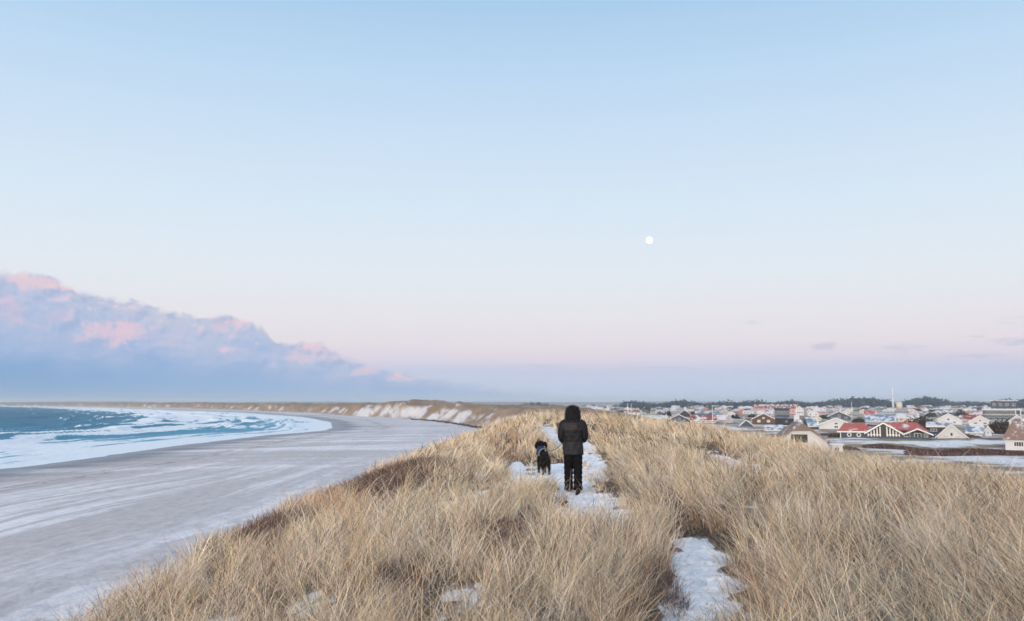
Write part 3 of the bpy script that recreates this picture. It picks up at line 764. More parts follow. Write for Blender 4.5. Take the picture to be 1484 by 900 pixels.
# thatch: old grey and brown leaves lying crossed at the foot of the tussocks, some over the snow; near-black ones paint shade into the gaps
def thatch(n, y0, y1, p, Lm, over=False, up=0.0):
    x, y = scatter(n, y0, y1, p); z = heights(x, y); pm = path_mask(x, y)
    if up: k = path_mask(x, y, .45) < .3
    elif over: k = (pm > .3) & (rng.random(len(x)) < .55)
    else: k = (pm < .45)
    x, y, z = x[k], y[k], z[k]; n = len(x)
    px, py = px_of(x, y, z); br = patchw(px, py, 'brown'); dk = np.maximum(patchw(px, py, 'dark'), patchw(px, py, 'gap')); gr_ = patchw(px, py, 'grey')
    W = np.stack([.35 - dk * .3, .3 - dk * .25, .9 + gr_, .5 + br * 2, 1.0 + dk * 2 + br, .15 + 0 * dk, .35 + gr_ * .6, 2.2 + dk * 3], 1).clip(.02)  # near-black leaves weighted up in the gaps: shade given as colour
    if up: W = np.ones((n, 1)) * np.array([.8, .5, 1.2, .5, .5, .2, 1.2, .4])
    col = pick(n, W) * (.95 if up else .85)
    az = rng.uniform(0, 2 * np.pi, n)
    lean = rng.uniform(.75, 1.45, n) if not over else rng.uniform(1.2, 1.5, n)
    L = np.abs(rng.normal(Lm, Lm * .3, n)) * (.7 if over else 1)
    d = np.hypot(x, y); W_ = np.maximum(rng.uniform(.002, .004, n), d * .00045)
    return grow(x, y, z + (.0 if over else rng.uniform(up * .3, .10 + up, n)), az, lean, rng.normal(.15, .3, n), L, W_, col, 3, rng.normal(0, .9, n), 1.05, .9)  # roots darker than tips: shade towards the ground painted into the litter
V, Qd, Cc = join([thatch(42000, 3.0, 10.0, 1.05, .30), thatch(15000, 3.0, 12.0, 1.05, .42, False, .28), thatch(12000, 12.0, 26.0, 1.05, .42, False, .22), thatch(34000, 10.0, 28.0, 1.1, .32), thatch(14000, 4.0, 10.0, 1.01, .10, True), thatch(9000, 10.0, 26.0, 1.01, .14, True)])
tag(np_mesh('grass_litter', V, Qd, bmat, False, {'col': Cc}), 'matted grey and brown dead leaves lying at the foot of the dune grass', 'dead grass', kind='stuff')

# low dark twiggy scrub
def scrub(cx, cy, hx, hy, zr, n, h):
    a, b = at(cx, cy, CAMZ + zr); a1, _ = at(cx + hx, cy, CAMZ + zr); _, b1 = at(cx, cy + hy, CAMZ + zr); _, b2 = at(cx, cy - hy, CAMZ + zr)
    r = np.sqrt(rng.random(n)); t_ = rng.uniform(0, 2 * np.pi, n)
    x = a + r * np.cos(t_) * (a1 - a); y = (b1 + b2) / 2 + r * np.sin(t_) * abs(b2 - b1) / 2
    z = heights(x, y); col = np.array([(.075, .048, .048), (.11, .07, .062), (.17, .115, .11), (.05, .036, .034)])[rng.integers(0, 4, n)] * rng.uniform(.8, 1.3, (n, 1))
    d = np.hypot(x, y)
    return grow(x, y, z, rng.uniform(0, 6.28, n), np.abs(rng.normal(.5, .35, n)), rng.normal(0, .6, n), h * rng.uniform(.5, 1.2, n) * (1.1 - .4 * r), np.maximum(.003, d * .0005) * rng.uniform(.7, 1.4, n), col, 3, rng.normal(0, 1.2, n), 1.1, .9)  # twigs coloured darker at the root, shade painted in
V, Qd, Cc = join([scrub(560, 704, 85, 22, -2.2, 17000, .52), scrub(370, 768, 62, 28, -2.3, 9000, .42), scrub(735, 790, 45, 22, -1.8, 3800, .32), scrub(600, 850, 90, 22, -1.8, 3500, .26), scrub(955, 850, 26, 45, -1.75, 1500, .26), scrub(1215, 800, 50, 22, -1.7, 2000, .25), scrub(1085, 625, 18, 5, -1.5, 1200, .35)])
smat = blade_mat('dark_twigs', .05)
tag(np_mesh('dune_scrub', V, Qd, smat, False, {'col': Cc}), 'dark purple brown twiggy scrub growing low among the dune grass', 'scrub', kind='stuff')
# ------------------------------------------------------------------ village
M = {}
M['white'] = mat_simple('white_render', (.50, .53, .57), .8, .2, .6, .06)
M['cream'] = mat_simple('cream_render', (.50, .46, .38), .8, .2, .6, .08)
M['brown'] = mat_simple('brown_timber', (.10, .07, .055), .8, .2, 1.5, .25)
M['navy'] = mat_simple('navy_timber', (.05, .075, .115), .7, .3, 1.5, .25)
M['black'] = mat_simple('black_timber', (.035, .035, .04), .7, .3, 1.5, .25)
M['brick'] = mat_simple('red_brick', (.42, .17, .13), .85, .2, 2.0, .2)
M['pink'] = mat_simple('pink_brick', (.46, .28, .27), .85, .2, .6, .12)
M['yellow'] = mat_simple('yellow_render', (.62, .52, .30), .8, .2, .6, .08)
M['grey'] = mat_simple('grey_render', (.33, .35, .38), .8, .2, .8, .12)
M['trim'] = mat_simple('white_trim_paint', (.66, .67, .69), .5, .4)
M['glass'] = mat_simple('window_glass', (.03, .04, .05), .12, .6)
M['blueglass'] = mat_simple('blue_glass', (.10, .28, .50), .12, .6)
M['red_door'] = mat_simple('door_paint', (.20, .07, .06), .5, .4)
def roof_mat(name, col, snow, sc=.35):
    m = bpy.data.materials.new(name); m.use_nodes = True; t_ = m.node_tree; S.nt = t_; b = t_.nodes['Principled BSDF']
    tc_ = t_.nodes.new('ShaderNodeTexCoord'); oi = t_.nodes.new('ShaderNodeObjectInfo')
    ad = t_.nodes.new('ShaderNodeVectorMath'); ad.operation = 'ADD'
    t_.links.new(tc_.outputs['Object'], ad.inputs[0])
    sc_ = S(oi.outputs['Random']) * 50.0; t_.links.new(comb(sc_, sc_, 0.0), ad.inputs[1])
    n = noise(ad.outputs[0], sc, 5, .65); fine = noise(ad.outputs[0], 6.0, 3, .6)
    wv = t_.nodes.new('ShaderNodeTexWave'); wv.inputs['Scale'].default_value = 1.2; t_.links.new(tc_.outputs['Object'], wv.inputs['Vector'])
    c = mixc(fine, tuple(v * .75 for v in col), tuple(min(1, v * 1.2) for v in col))
    c = mixc(S(wv.outputs['Fac']) * .25, c, tuple(v * .6 for v in col))
    f = sstep(n + (fine - .5) * .25, .62 - snow * .35, .70 - snow * .25) * .9
    t_.links.new(mixc(f, c, (.60, .64, .71)), b.inputs['Base Color'])
    b.inputs['Roughness'].default_value = .8; b.inputs['Specular IOR Level'].default_value = .2
    return m
M['r_red'] = roof_mat('red_tile_roof', (.36, .11, .10), .25)
M['r_darkred'] = roof_mat('dark_red_tile_roof', (.22, .075, .075), .38)
M['r_grey'] = roof_mat('grey_slate_roof', (.10, .105, .12), .35)
M['r_dark'] = roof_mat('black_slate_roof', (.035, .04, .05), .12)
M['r_snow'] = roof_mat('snowy_roof', (.16, .17, .21), .72)
M['r_lilac'] = roof_mat('frosted_red_roof', (.36, .25, .28), .75)
M['r_blue'] = roof_mat('blue_grey_sheet_roof', (.12, .20, .30), .45)
M['r_thatch'] = roof_mat('thatched_roof', (.22, .155, .13), .22, .5)
M['bark'] = mat_simple('bark', (.06, .05, .045), .9, .1, 4, .3)

def window(parent, x, z, w, h, y, frame='trim', glass='glass', rot='y', mull=1, name='window'):
    """a framed window on a wall facing -Y (rot y) or +-X (rot x) of the house; y is the wall plane"""
    f = MB(); t_ = .09
    def bx(mb, a0, a1, b0, b1, d0, d1):
        if rot == 'y': mb.box(a0, a1, min(y - d0, y - d1), max(y - d0, y - d1), b0, b1)
        else:
            s_ = 1 if y > 0 else -1; mb.box(min(y + s_ * d0, y + s_ * d1), max(y + s_ * d0, y + s_ * d1), a0, a1, b0, b1)
    bx(f, x - w / 2, x + w / 2, z, z + t_, .004, .07); bx(f, x - w / 2, x + w / 2, z + h - t_, z + h, .004, .07)
    bx(f, x - w / 2, x - w / 2 + t_, z + t_, z + h - t_, .004, .07); bx(f, x + w / 2 - t_, x + w / 2, z + t_, z + h - t_, .004, .07)
    for i in range(mull):
        c = x - w / 2 + w * (i + 1) / (mull + 1); bx(f, c - .04, c + .04, z + t_, z + h - t_, .004, .065)
    o = f.build(name, M[frame], parent)
    g = MB(); bx(g, x - w / 2 + t_, x + w / 2 - t_, z + t_, z + h - t_, .003, .03); g.build('pane', M[glass], o)
    return o

def gable(mb_wall, w, y0, y1, hw, hr, x0=0.0):
    mb_wall.prism([(x0 - w / 2, 0), (x0 + w / 2, 0), (x0 + w / 2, hw), (x0, hw + hr), (x0 - w / 2, hw)], y0, y1)
def roof_slabs(mb, w, y0, y1, hw, hr, x0=0.0, ov=.5, th=.22, lift=.03):
    """two sloping slabs meeting at the ridge"""
    k = hr / (w / 2); e = w / 2 + ov
    for s_ in (-1, 1):
        poly = [(x0, hw + hr + lift), (x0 + s_ * e, hw + hr - k * e + lift), (x0 + s_ * e, hw + hr - k * e + lift + th), (x0, hw + hr + lift + th)]
        if s_ > 0: poly = poly[::-1]
        mb.prism(poly, y0 - ov, y1 + ov)
def barge(mb, w, y, hw, hr, x0=0.0, ov=.5, bw=.32, th=.06):
    """white boards along the gable verge"""
    k = hr / (w / 2); e = w / 2 + ov + .02
    for s_ in (-1, 1):
        poly = [(x0, hw + hr + .27), (x0, hw + hr + .27 - bw), (x0 + s_ * e, hw + hr - k * e + .27 - bw), (x0 + s_ * e, hw + hr - k * e + .27)]
        if s_ < 0: poly = poly
        else: poly = poly[::-1]
        mb.prism(poly, y - th, y)
def chimney(parent, x, y, z0, h=1.3, w=.7, m='white'):
    c = MB(); c.box(x - w / 2, x + w / 2, y - w / 2, y + w / 2, z0, z0 + h); c.box(x - w / 2 - .06, x + w / 2 + .06, y - w / 2 - .06, y + w / 2 + .06, z0 + h, z0 + h + .14)
    c.box(x - .16, x + .16, y - .16, y + .16, z0 + h + .14, z0 + h + .4)
    return c.build('chimney', M[m], parent)

def place(px, py, z=2.0): x, y = at(px, py, z); return x, y, z
def face_cam(x, y): return -math.atan2(x, y)      # local -Y looks back at the camera

def house(name, label, cat, loc, rz, w, l, hw, hr, wall, roof, trim=True, side=False, wins=(), door=True, chim=None, group=None, parent_rot=None):
    """gabled house; gable at -Y. side=True turns the long wall to the viewer"""
    r = empty(name, loc, rz + (math.pi / 2 if side else 0.0)); tag(r, label, cat, group)
    y0, y1 = -l / 2, l / 2
    mb = MB(); gable(mb, w, y0, y1, hw, hr); mb.build('wall', M[wall], r)
    rb_ = MB(); roof_slabs(rb_, w, y0, y1, hw, hr); ro = rb_.build('roof', M[roof], r)
    if trim:
        t_ = MB(); barge(t_, w, y0 - .5, hw, hr)
        k = hr / (w / 2); e = w / 2 + .5
        for s_ in (-1, 1):
            a = s_ * e; t_.box(min(a, a + s_ * .06), max(a, a + s_ * .06), y0 - .5, y1 + .5, hw + hr - k * e - .02, hw + hr - k * e + .24)
        t_.build('fascia', M['trim'], r)
    for wn_ in wins: window(r, *wn_[:4], **wn_[4])
    if chim: chimney(ro, chim[0], chim[1], hw + hr - abs(chim[0]) * hr / (w / 2) - .1, chim[2] if len(chim) > 2 else 1.3, chim[3] if len(chim) > 3 else .7)
    return r
def gw(x, z, w, h, y, **k): return (x, z, w, h, dict(y=y, **k))

# --- the large red roofed holiday house
x, y, z = place(1281, 637.5); rz = face_cam(x, y)
u = y / F                               # metres per picture unit at that distance
r = empty('holiday_house', (x, y, z), rz); tag(r, 'long navy holiday house with red tiled roof, glazed white framed gable and two round windows', 'house')
mb = MB(); mb.box(-11.6, -4.6, 0.6, 8, 0, 2.3); gable(mb, 9.2, 0.9, 11, 2.0, 2.75); mb.box(4.7, 12.0, 1.5, 9, 0, 2.1)
mb.build('wall', M['navy'], r)
tb = MB(); tb.box(-5.0, 12.2, -1.6, -1.4, 0, 1.0); tb.box(12.0, 12.2, -1.4, 1.4, 0, 1.0); tb.box(-5.0, -4.8, -1.4, .5, 0, 1.0); tb.build('terrace_screen', M['navy'], r)
rb_ = MB()
rb_.add([(-12.4, -.1, 2.3), (-3.6, -.1, 2.3), (-4.6, 4.4, 4.7), (-10.6, 4.4, 4.7), (-12.4, 8.9, 2.3), (-3.6, 8.9, 2.3)], [(0, 1, 2, 3), (3, 2, 5, 4), (0, 3, 4), (1, 5, 2)])
rb_.add([(-12.4, -.1, 2.28), (-3.6, -.1, 2.28), (-3.6, 8.9, 2.28), (-12.4, 8.9, 2.28)], [(3, 2, 1, 0)])
rb_.build('roof', M['r_red'], r)
rb_ = MB(); roof_slabs(rb_, 9.2, .2, 11, 2.0, 2.75); tb = rb_.build('roof', M['r_red'], r)
sk = MB(); k_ = 2.75 / 4.6
for s0, s1, c in ((1.6, 3.0, 3.4),):
    zz = lambda q: 4.75 + .27 - k_ * q
    sk.hexa([(s0, c - .5, zz(s0)), (s1, c - .5, zz(s1)), (s1, c + .5, zz(s1)), (s0, c + .5, zz(s0))], [(s0 + .04, c - .5, zz(s0) + .12), (s1 + .04, c - .5, zz(s1) + .12), (s1 + .04, c + .5, zz(s1) + .12), (s0 + .04, c + .5, zz(s0) + .12)])
sk.build('skylight', M['trim'], tb)
rb_ = MB(); roof_slabs(rb_, 7.0, 1.0, 10, 1.6, 1.5, x0=8.9); rb_.build('roof', M['r_red'], r)
# the wide red slope between the two gables
rb_ = MB(); rb_.add([(3.0, 1.2, 2.75), (8.9, 1.2, 2.75), (8.9, 6.5, 4.95), (1.0, 6.5, 4.95)], [(0, 1, 2, 3)]); rb_.add([(8.9, 6.5, 4.95), (12.0, 5.5, 2.4), (10.5, 1.2, 2.5), (8.9, 1.2, 2.75)], [(0, 3, 2, 1)])
rb_.build('roof', M['r_red'], r)
ft = MB(); barge(ft, 9.2, -.3, 2.0, 2.75, bw=.45); barge(ft, 7.0, .5, 1.6, 1.5, x0=8.9, bw=.35); ft.box(-12.5, -4.9, -.2, -.12, 2.0, 2.36); ft.box(-11.7, -11.45, .5, .58, 0, 2.0); ft.build('fascia', M['trim'], r)
# glazing of the gable: panes between white posts following the slope
gl = MB(); gl.prism([(-4.2, .3), (4.2, .3), (4.2, 1.9), (0, 4.4), (-4.2, 1.9)], .84, .895); g_ = gl.build('window', M['glass'], r)
fr = MB()
for i, c in enumerate((-4.1, -3.3, -2.5, -1.7, -.9, .9, 1.7, 2.5, 3.3, 4.1)):
    h_ = 4.4 - abs(c) * 2.5 / 4.2 - .1; fr.box(c - .16, c + .16, .70, .838, .3, h_)
fr.box(-4.2, -.9, .72, .836, 1.3, 1.5); fr.box(.9, 4.2, .72, .836, 1.3, 1.5); fr.build('frame', M['trim'], g_)
for c in (-9.2, -6.6):
    w_ = MB(); w_.tube([(c, .45, 1.35), (c, .6, 1.35)], .62, 20); o = w_.build('round_window', M['trim'], r)
    w_ = MB(); w_.tube([(c, .42, 1.35), (c, .449, 1.35)], .38, 20); w_.build('pane', M['glass'], o)
window(r, 6.1, .9, 1.6, 1.0, 1.5); window(r, 8.9, .5, 1.8, 1.5, 1.5, name='patio_door'); window(r, 11, .9, 1.0, 1.0, 1.5)

# --- thatched house with clipped gable, half hidden by the dune
x, y, z = place(1163, 655); rz = face_cam(x, y) + .12
r = empty('thatched_house', (x, y, z), rz); tag(r, 'white thatched house with a clipped gable and dark three part window behind the dune grass', 'house')
w_, hw_, hz, hp = 12.4, 1.3, 4.6, 6.05    # width, eaves, clip height, ridge
def xs(h): return (w_ / 2) * (1 - (h - hw_) / (hp - hw_))
mb = MB(); c_ = xs(hz); mb.prism([(-w_ / 2, 0), (w_ / 2, 0), (w_ / 2, hw_), (c_, hz - .05), (-c_, hz - .05), (-w_ / 2, hw_)], 0, 12); mb.build('wall', M['white'], r)
rb_ = MB(); ov = .55
def rp(s_, h, yy_, up=0.0): return (s_ * (xs(h) + (.02)) + s_ * up * .6, yy_, h + up * .8)
for s_ in (-1, 1):
    lo = [rp(s_, hw_ - .45, -ov), rp(s_, hz, -ov), rp(s_, hp, 2.6), rp(s_, hp, 12.4), rp(s_, hw_ - .45, 12.4)]
    hi = [rp(s_, hw_ - .45, -ov, .42), rp(s_, hz, -ov, .42), (0, 2.6, hp + .4), (0, 12.4, hp + .4), rp(s_, hw_ - .45, 12.4, .42)]
    fs = [(0, 1, 2, 3, 4), (9, 8, 7, 6, 5), (0, 5, 6, 1), (1, 6, 7, 2), (2, 7, 8, 3), (3, 8, 9, 4), (4, 9, 5, 0)]
    if s_ > 0: fs = [f[::-1] for f in fs]
    rb_.add(lo + hi, fs)
a_, b_ = rp(-1, hz, -ov), rp(1, hz, -ov); a2, b2 = rp(-1, hz, -ov, .42), rp(1, hz, -ov, .42)
rb_.add([a_, b_, (0, 2.6, hp), a2, b2, (0, 2.6, hp + .402)], [(0, 2, 1), (3, 4, 5), (0, 1, 4, 3)])
ro = rb_.build('roof', M['r_thatch'], r)
rc = MB(); rc.tube([(0, 2.4, hp + .42), (0, 12.5, hp + .42)], (.42, .25), 8); rc.build('ridge_cap', M['r_snow'], ro)
chimney(ro, .1, 9.5, hp + .2, 1.4, 1.15)
o = window(r, -.55, 2.0, 3.4, 1.75, 0, frame='brown', mull=2)
for c in (-5.2, 5.2): pass

# --- thatched white house cut by the right edge
x, y, z = place(1500, 654); rz = face_cam(x, y) - .1
r = empty('thatched_cottage', (x, y, z), rz); tag(r, 'white cottage with tall weathered thatched roof at the right edge of the picture', 'house')
mb = MB(); mb.box(-5.6, 8, 0, 7, 0, 2.5); mb.build('wall', M['white'], r)
rb_ = MB(); rb_.add([(-6.2, -.5, 2.4), (8.5, -.5, 2.4), (8.5, 3.5, 6.6), (-4.4, 3.5, 6.6), (-6.2, 7.5, 2.4), (8.5, 7.5, 2.4)], [(0, 1, 2, 3), (3, 2, 5, 4), (0, 3, 4), (1, 5, 2), (0, 4, 5, 1)]); ro = rb_.build('roof', M['r_thatch'], r)
rc = MB(); rc.tube([(-4.5, 3.5, 6.65), (8.5, 3.5, 6.65)], (.4, .25), 8); rc.build('ridge_cap', M['r_snow'], ro)
for c in (-3.0, 0.4, 4.0): window(r, c, .9, 1.9, 1.1, 0, mull=3)

def simple(name, label, px, py, wpx, hpx, wall, roof, l=10.0, side=False, ratio=.5, rot=0.0, wins=1, chim=None, trim=True, cat='house', z=2.0, group=None, glass='glass'):
    """a house sized from the width and height it shows, standing on the plain"""
    x, y, zz = place(px, py, z); u_ = y / F * .995
    W_, H_ = wpx * u_, hpx * u_
    hr = H_ * (1 - ratio); hw = H_ * ratio
    wl = []
    if not side:
        ow = 0.5; w = W_ - 2 * ow; hw += ow * hr / (w / 2) * .5
        n = wins
        for i in range(n):
            c = (i - (n - 1) / 2) * w / (n + .4); wl.append(gw(c, max(.5, hw * .35), min(1.5, w / (n + 1.5)), min(1.3, hw * .5), -l / 2, glass=glass))
        if wins: wl.append(gw(0, hw + .15, w * .10, hr * .3, -l / 2, mull=0, glass=glass))
        return house(name, label, cat, (x, y + l / 2, zz), face_cam(x, y) + rot, w, l, hw, hr, wall, roof, trim, False, wl, chim=chim, group=group)
    lw = W_ - 1.0
    for i in range(wins):
        c = (i - (wins - 1) / 2) * lw / wins; wl.append(gw(c, hw * .35, min(1.8, lw / (wins + 1.5)), hw * .42, -l / 2, rot='x', glass=glass))
    # side: ridge runs across the view; local X axis then points away
    return house(name, label, cat, (x, y + l / 2, zz), face_cam(x, y) + rot, l, lw, hw, hr, wall, roof, trim, True, wl, chim=chim, group=group)

HP = []
def reg(o, px, wpx, y): HP.append((px, wpx, y)); return o
SPEC = [
 # name, label, px, py_base, w, h, wall, roof, kw
 ('gabled_house', 'low white gabled house with two dark windows right of the red roofed house', 1391, 636.5, 43, 19.5, 'white', 'r_grey', dict(ratio=.12, wins=2, l=9)),
 ('timber_house', 'dark timber house with snowy low roof and white window behind the blue car', 1372, 633, 36, 20, 'black', 'r_snow', dict(side=True, l=8, ratio=.72, wins=2)),
 ('sunroom_house', 'blue glazed sunroom house with snow on its roof right of the low white gable', 1420, 633, 24, 15, 'white', 'r_blue', dict(side=True, l=6, ratio=.45, wins=3, glass='blueglass')),
 ('sunroom_house', 'small blue and white sunroom building touching the dark mound on the right', 1440, 632, 13, 12, 'white', 'r_blue', dict(l=6, ratio=.5, wins=1, glass='blueglass')),
 ('gabled_house', 'wide white gabled house with low roof standing left behind the long red roofed house', 1222, 623, 50, 16, 'white', 'r_snow', dict(ratio=.42, wins=1, l=14)),
 ('gabled_house', 'navy house with purple snowy gable roof and white trim above the wide white gable', 1222, 609.5, 33, 12.5, 'navy', 'r_lilac', dict(ratio=.45, wins=3, l=12)),
 ('summer_house', 'brown summer house with broad white bargeboards and cream panels left of the thatched house', 1112, 614.5, 35, 14.5, 'brown', 'r_red', dict(ratio=.45, wins=2, l=12, glass='cream')),
 ('summer_house', 'small house whose white edged gable just shows above the dune grass', 1086, 619, 21, 9, 'navy', 'r_snow', dict(ratio=.2, wins=0, l=9)),
 ('timber_house', 'dark house with long black roof and snowy edge left behind the thatched house', 1143, 622, 28, 14, 'black', 'r_dark', dict(side=True, l=8, ratio=.4, wins=1)),
 ('outbuilding', 'low building with pale blue snowy roof at the foot of the dark roofed house', 1126, 626, 26, 9, 'grey', 'r_blue', dict(side=True, l=8, ratio=.3, wins=0)),
 ('timber_house', 'navy house with steep blue roof right behind the thatched house', 1180, 622, 17, 16, 'navy', 'r_blue', dict(side=True, l=8, ratio=.3, wins=0, rot=.3)),
 ('timber_house', 'navy gabled house with red roof left of the long dark red roof', 987, 612, 34, 10.5, 'navy', 'r_red', dict(ratio=.3, wins=2, l=12)),
 ('long_house', 'long house with dark red roof and cream wall above the snow patch', 1022, 613, 38, 11, 'cream', 'r_darkred', dict(side=True, l=9, ratio=.35, wins=5)),
 ('long_house', 'long house with frosted lilac roof ending in a white triangular gable', 1047, 611, 26, 9, 'cream', 'r_lilac', dict(side=True, l=9, ratio=.35, wins=3)),
 ('gabled_house', 'narrow house with white outlined steep gable at the end of the lilac roof', 1059, 613, 11, 12, 'grey', 'r_snow', dict(ratio=.25, wins=0, l=6)),
 ('long_house', 'low long building with pale snowy roof peeping over the grass left of the navy gable', 948, 607.5, 42, 5, 'white', 'r_snow', dict(side=True, l=9, ratio=.4, wins=4)),
 ('dark_block', 'dark blue grey two storey block in front of the long pink hotel', 1137, 604, 22, 12, 'navy', 'r_dark', dict(side=True, l=11, ratio=.85, wins=4, z=2.5, trim=False)),
 ('gabled_house', 'white house with upright gable right of the long pink hotel', 1162, 602, 13, 13, 'white', 'r_snow', dict(ratio=.55, wins=3, l=10, z=2.5)),
 ('gabled_house', 'broad white gabled house above the dark timber house on the right', 1384, 615.5, 38, 15, 'white', 'r_snow', dict(ratio=.35, wins=2, l=12)),
 ('gabled_house', 'white gabled house with two dark windows left of the dark mound', 1431, 616.5, 32, 13, 'white', 'r_lilac', dict(ratio=.35, wins=2, l=12)),
 ('long_house', 'brown roofed house between the two broad white gables', 1409, 611, 22, 9, 'brick', 'r_darkred', dict(side=True, l=9, ratio=.3, wins=2)),
 ('long_house', 'long house with pale blue ribbed roof above the long red roofed house', 1283, 613, 42, 11, 'grey', 'r_blue', dict(side=True, l=12, ratio=.25, wins=0)),
 ('long_house', 'small house with bright red roof left of the tall white tower', 1266, 603.5, 19, 8, 'white', 'r_red', dict(side=True, l=9, ratio=.35, wins=2, z=2.5)),
 ('long_house', 'cream house with snowy roof right of the pale blue ribbed roof', 1322, 611, 30, 11, 'cream', 'r_lilac', dict(side=True, l=10, ratio=.5, wins=3)),
 ('gabled_house', 'pale gabled house with red roof left of the navy purple roofed house', 1186, 611, 18, 9, 'cream', 'r_lilac', dict(ratio=.45, wins=1, l=9)),
 ('gabled_house', 'white gabled house rising behind the thatched cottage at the right edge', 1484, 617, 24, 14, 'white', 'r_snow', dict(ratio=.45, wins=1, l=10)),
 ('gabled_house', 'dark house with white chimney seen just right of the walking person', 882, 603.5, 16, 8.5, 'black', 'r_dark', dict(ratio=.5, wins=0, l=9, chim=(0, 0, 2.5, 1.4))),
 ('long_house', 'reddish roofed house seen just over the grass right of the walking person', 872, 606, 18, 5, 'brick', 'r_red', dict(side=True, l=9, ratio=.3, wins=0)),
 ('timber_house', 'dark timber house with tall white chimney above the navy gable', 994, 604, 18, 9, 'black', 'r_dark', dict(ratio=.4, wins=0, l=9, chim=(.5, 0, 2.6, 1.8))),
]
for nm, lb_, px, py, w, h, wall, roof, kw in SPEC:
    o = simple(nm, lb_, px, py, w, h, wall, roof, **kw); HP.append((px, py, w, h))
HP += [(1281, 637, 122, 26), (1160, 650, 80, 40), (1500, 654, 80, 50)]

# --- the long pink brick hotel with white dormers
x, y, z = place(1124, 599.8, 2.5); rz = face_cam(x, y); u_ = y / F
r = empty('hotel', (x, y, z), rz); tag(r, 'long pink brick hotel with a row of white dormers below the wooded skyline', 'hotel')
hl = 31 * u_
mb = MB(); mb.box(-hl, hl, 0, 12, 0, 5.2); mb.build('wall', M['pink'], r)
rb_ = MB(); rb_.prism([(-.8, 5.2), (12.8, 5.2), (6, 8.8)], -hl - .5, hl + .5); rb_.v = [(b, a, c) for a, b, c in rb_.v]; rb_.f = [f[::-1] for f in rb_.f]
ro = rb_.build('roof', M['r_darkred'], r)
dm = MB(); dm.box(-.85, .85, .4, 3.4, 5.4, 7.6); dm.prism([(-1.1, 7.6), (1.1, 7.6), (0, 8.6)], .2, 3.8)
me_ = None
for i in range(10):
    c = -hl + hl * 2 * (i + .5) / 10
    if me_ is None: o = dm.build('dormer', M['white'], r); me_ = o; g = MB(); g.box(-.55, .55, .3, .395, 5.9, 7.2); og = g.build('pane', M['glass'], o)
    else:
        o = me_.copy(); C.objects.link(o); og2 = og.copy(); C.objects.link(og2); og2.parent = o
    o.location = (c, 0, 0)
for i in range(14): window(r, -hl + 2 * hl * (i + .5) / 14, 1.6, 1.5, 1.6, 0, mull=1)

# --- flat roofed modern building
x, y, z = place(1452, 607); rz = face_cam(x, y); u_ = y / F
r = empty('flat_roofed_building', (x, y, z), rz); tag(r, 'dark flat roofed building with long white roof band right of the white gables', 'building')
mb = MB(); mb.box(-11, 11, 0, 10, 0, 5.6); mb.build('wall', M['navy'], r)
mb = MB(); mb.box(-11.5, 11.5, -.8, 10.5, 5.6, 6.6); mb.build('roof', M['white'], r)
mb = MB(); mb.box(7.8, 8.4, -.6, -.1, 0, 5.6); mb.box(10.6, 11.2, -.6, -.1, 0, 5.6); mb.box(-11, 11, -.7, -.01, 2.7, 3.0); mb.build('balcony', M['white'], r)
for c in (-8, -4.5, -1, 2.5, 6): window(r, c, .8, 2.4, 1.6, 0); window(r, c, 3.3, 2.4, 1.7, 0)
x, y, z = place(1478, 606, 2.3); r = empty('apartment_block', (x, y + 20, z), face_cam(x, y)); tag(r, 'tall dark blue apartment block at the right edge of the skyline', 'building')
mb = MB(); mb.box(-7, 9, 0, 12, 0, 11.5); mb.build('wall', M['navy'], r); mb = MB(); mb.box(-7.4, 9.4, -.4, 12.4, 11.5, 12); mb.build('roof', M['r_snow'], r)
for c in (-5, -1, 3, 7):
    for zz in (1.2, 4.7, 8.2): window(r, c, zz, 1.8, 1.7, 0)

# --- white tower and silo on the skyline
x, y, z = place(1294.5, 593.0, 3.0)
r = empty('white_tower', (x, y, z)); u_ = y / F
tag(r, 'tall slender white tower standing above the wooded skyline', 'tower')
mb = MB(); mb.tube([(0, 0, 0), (0, 0, 20 * u_)], [1.5 * u_, 1.2 * u_], 16); mb.build('shaft', M['white'], r, True)
mb = MB(); mb.tube([(0, 0, 20 * u_), (0, 0, 20.5 * u_), (0, 0, 31 * u_)], [1.3 * u_, .55 * u_, .4 * u_], 12); mb.build('mast', M['trim'], r, True)
mb = MB(); mb.tube([(0, 0, 19.6 * u_), (0, 0, 20.0 * u_)], [1.6 * u_, 1.6 * u_], 16); mb.build('gallery', M['grey'], r)
x, y, z = place(1303.5, 593.0, 3.0)
r = empty('silo', (x, y, z)); tag(r, 'squat cream silo right beside the tall white tower', 'silo')
mb = MB(); mb.tube([(0, 0, 0), (0, 0, 9.5 * u_)], [4.2 * u_] * 2, 20); mb.build('drum', M['cream'], r, True)
mb = MB(); mb.tube([(0, 0, 9.5 * u_), (0, 0, 10.3 * u_)], [4.3 * u_, 2.6 * u_], 20); mb.build('lid', M['white'], r, True)

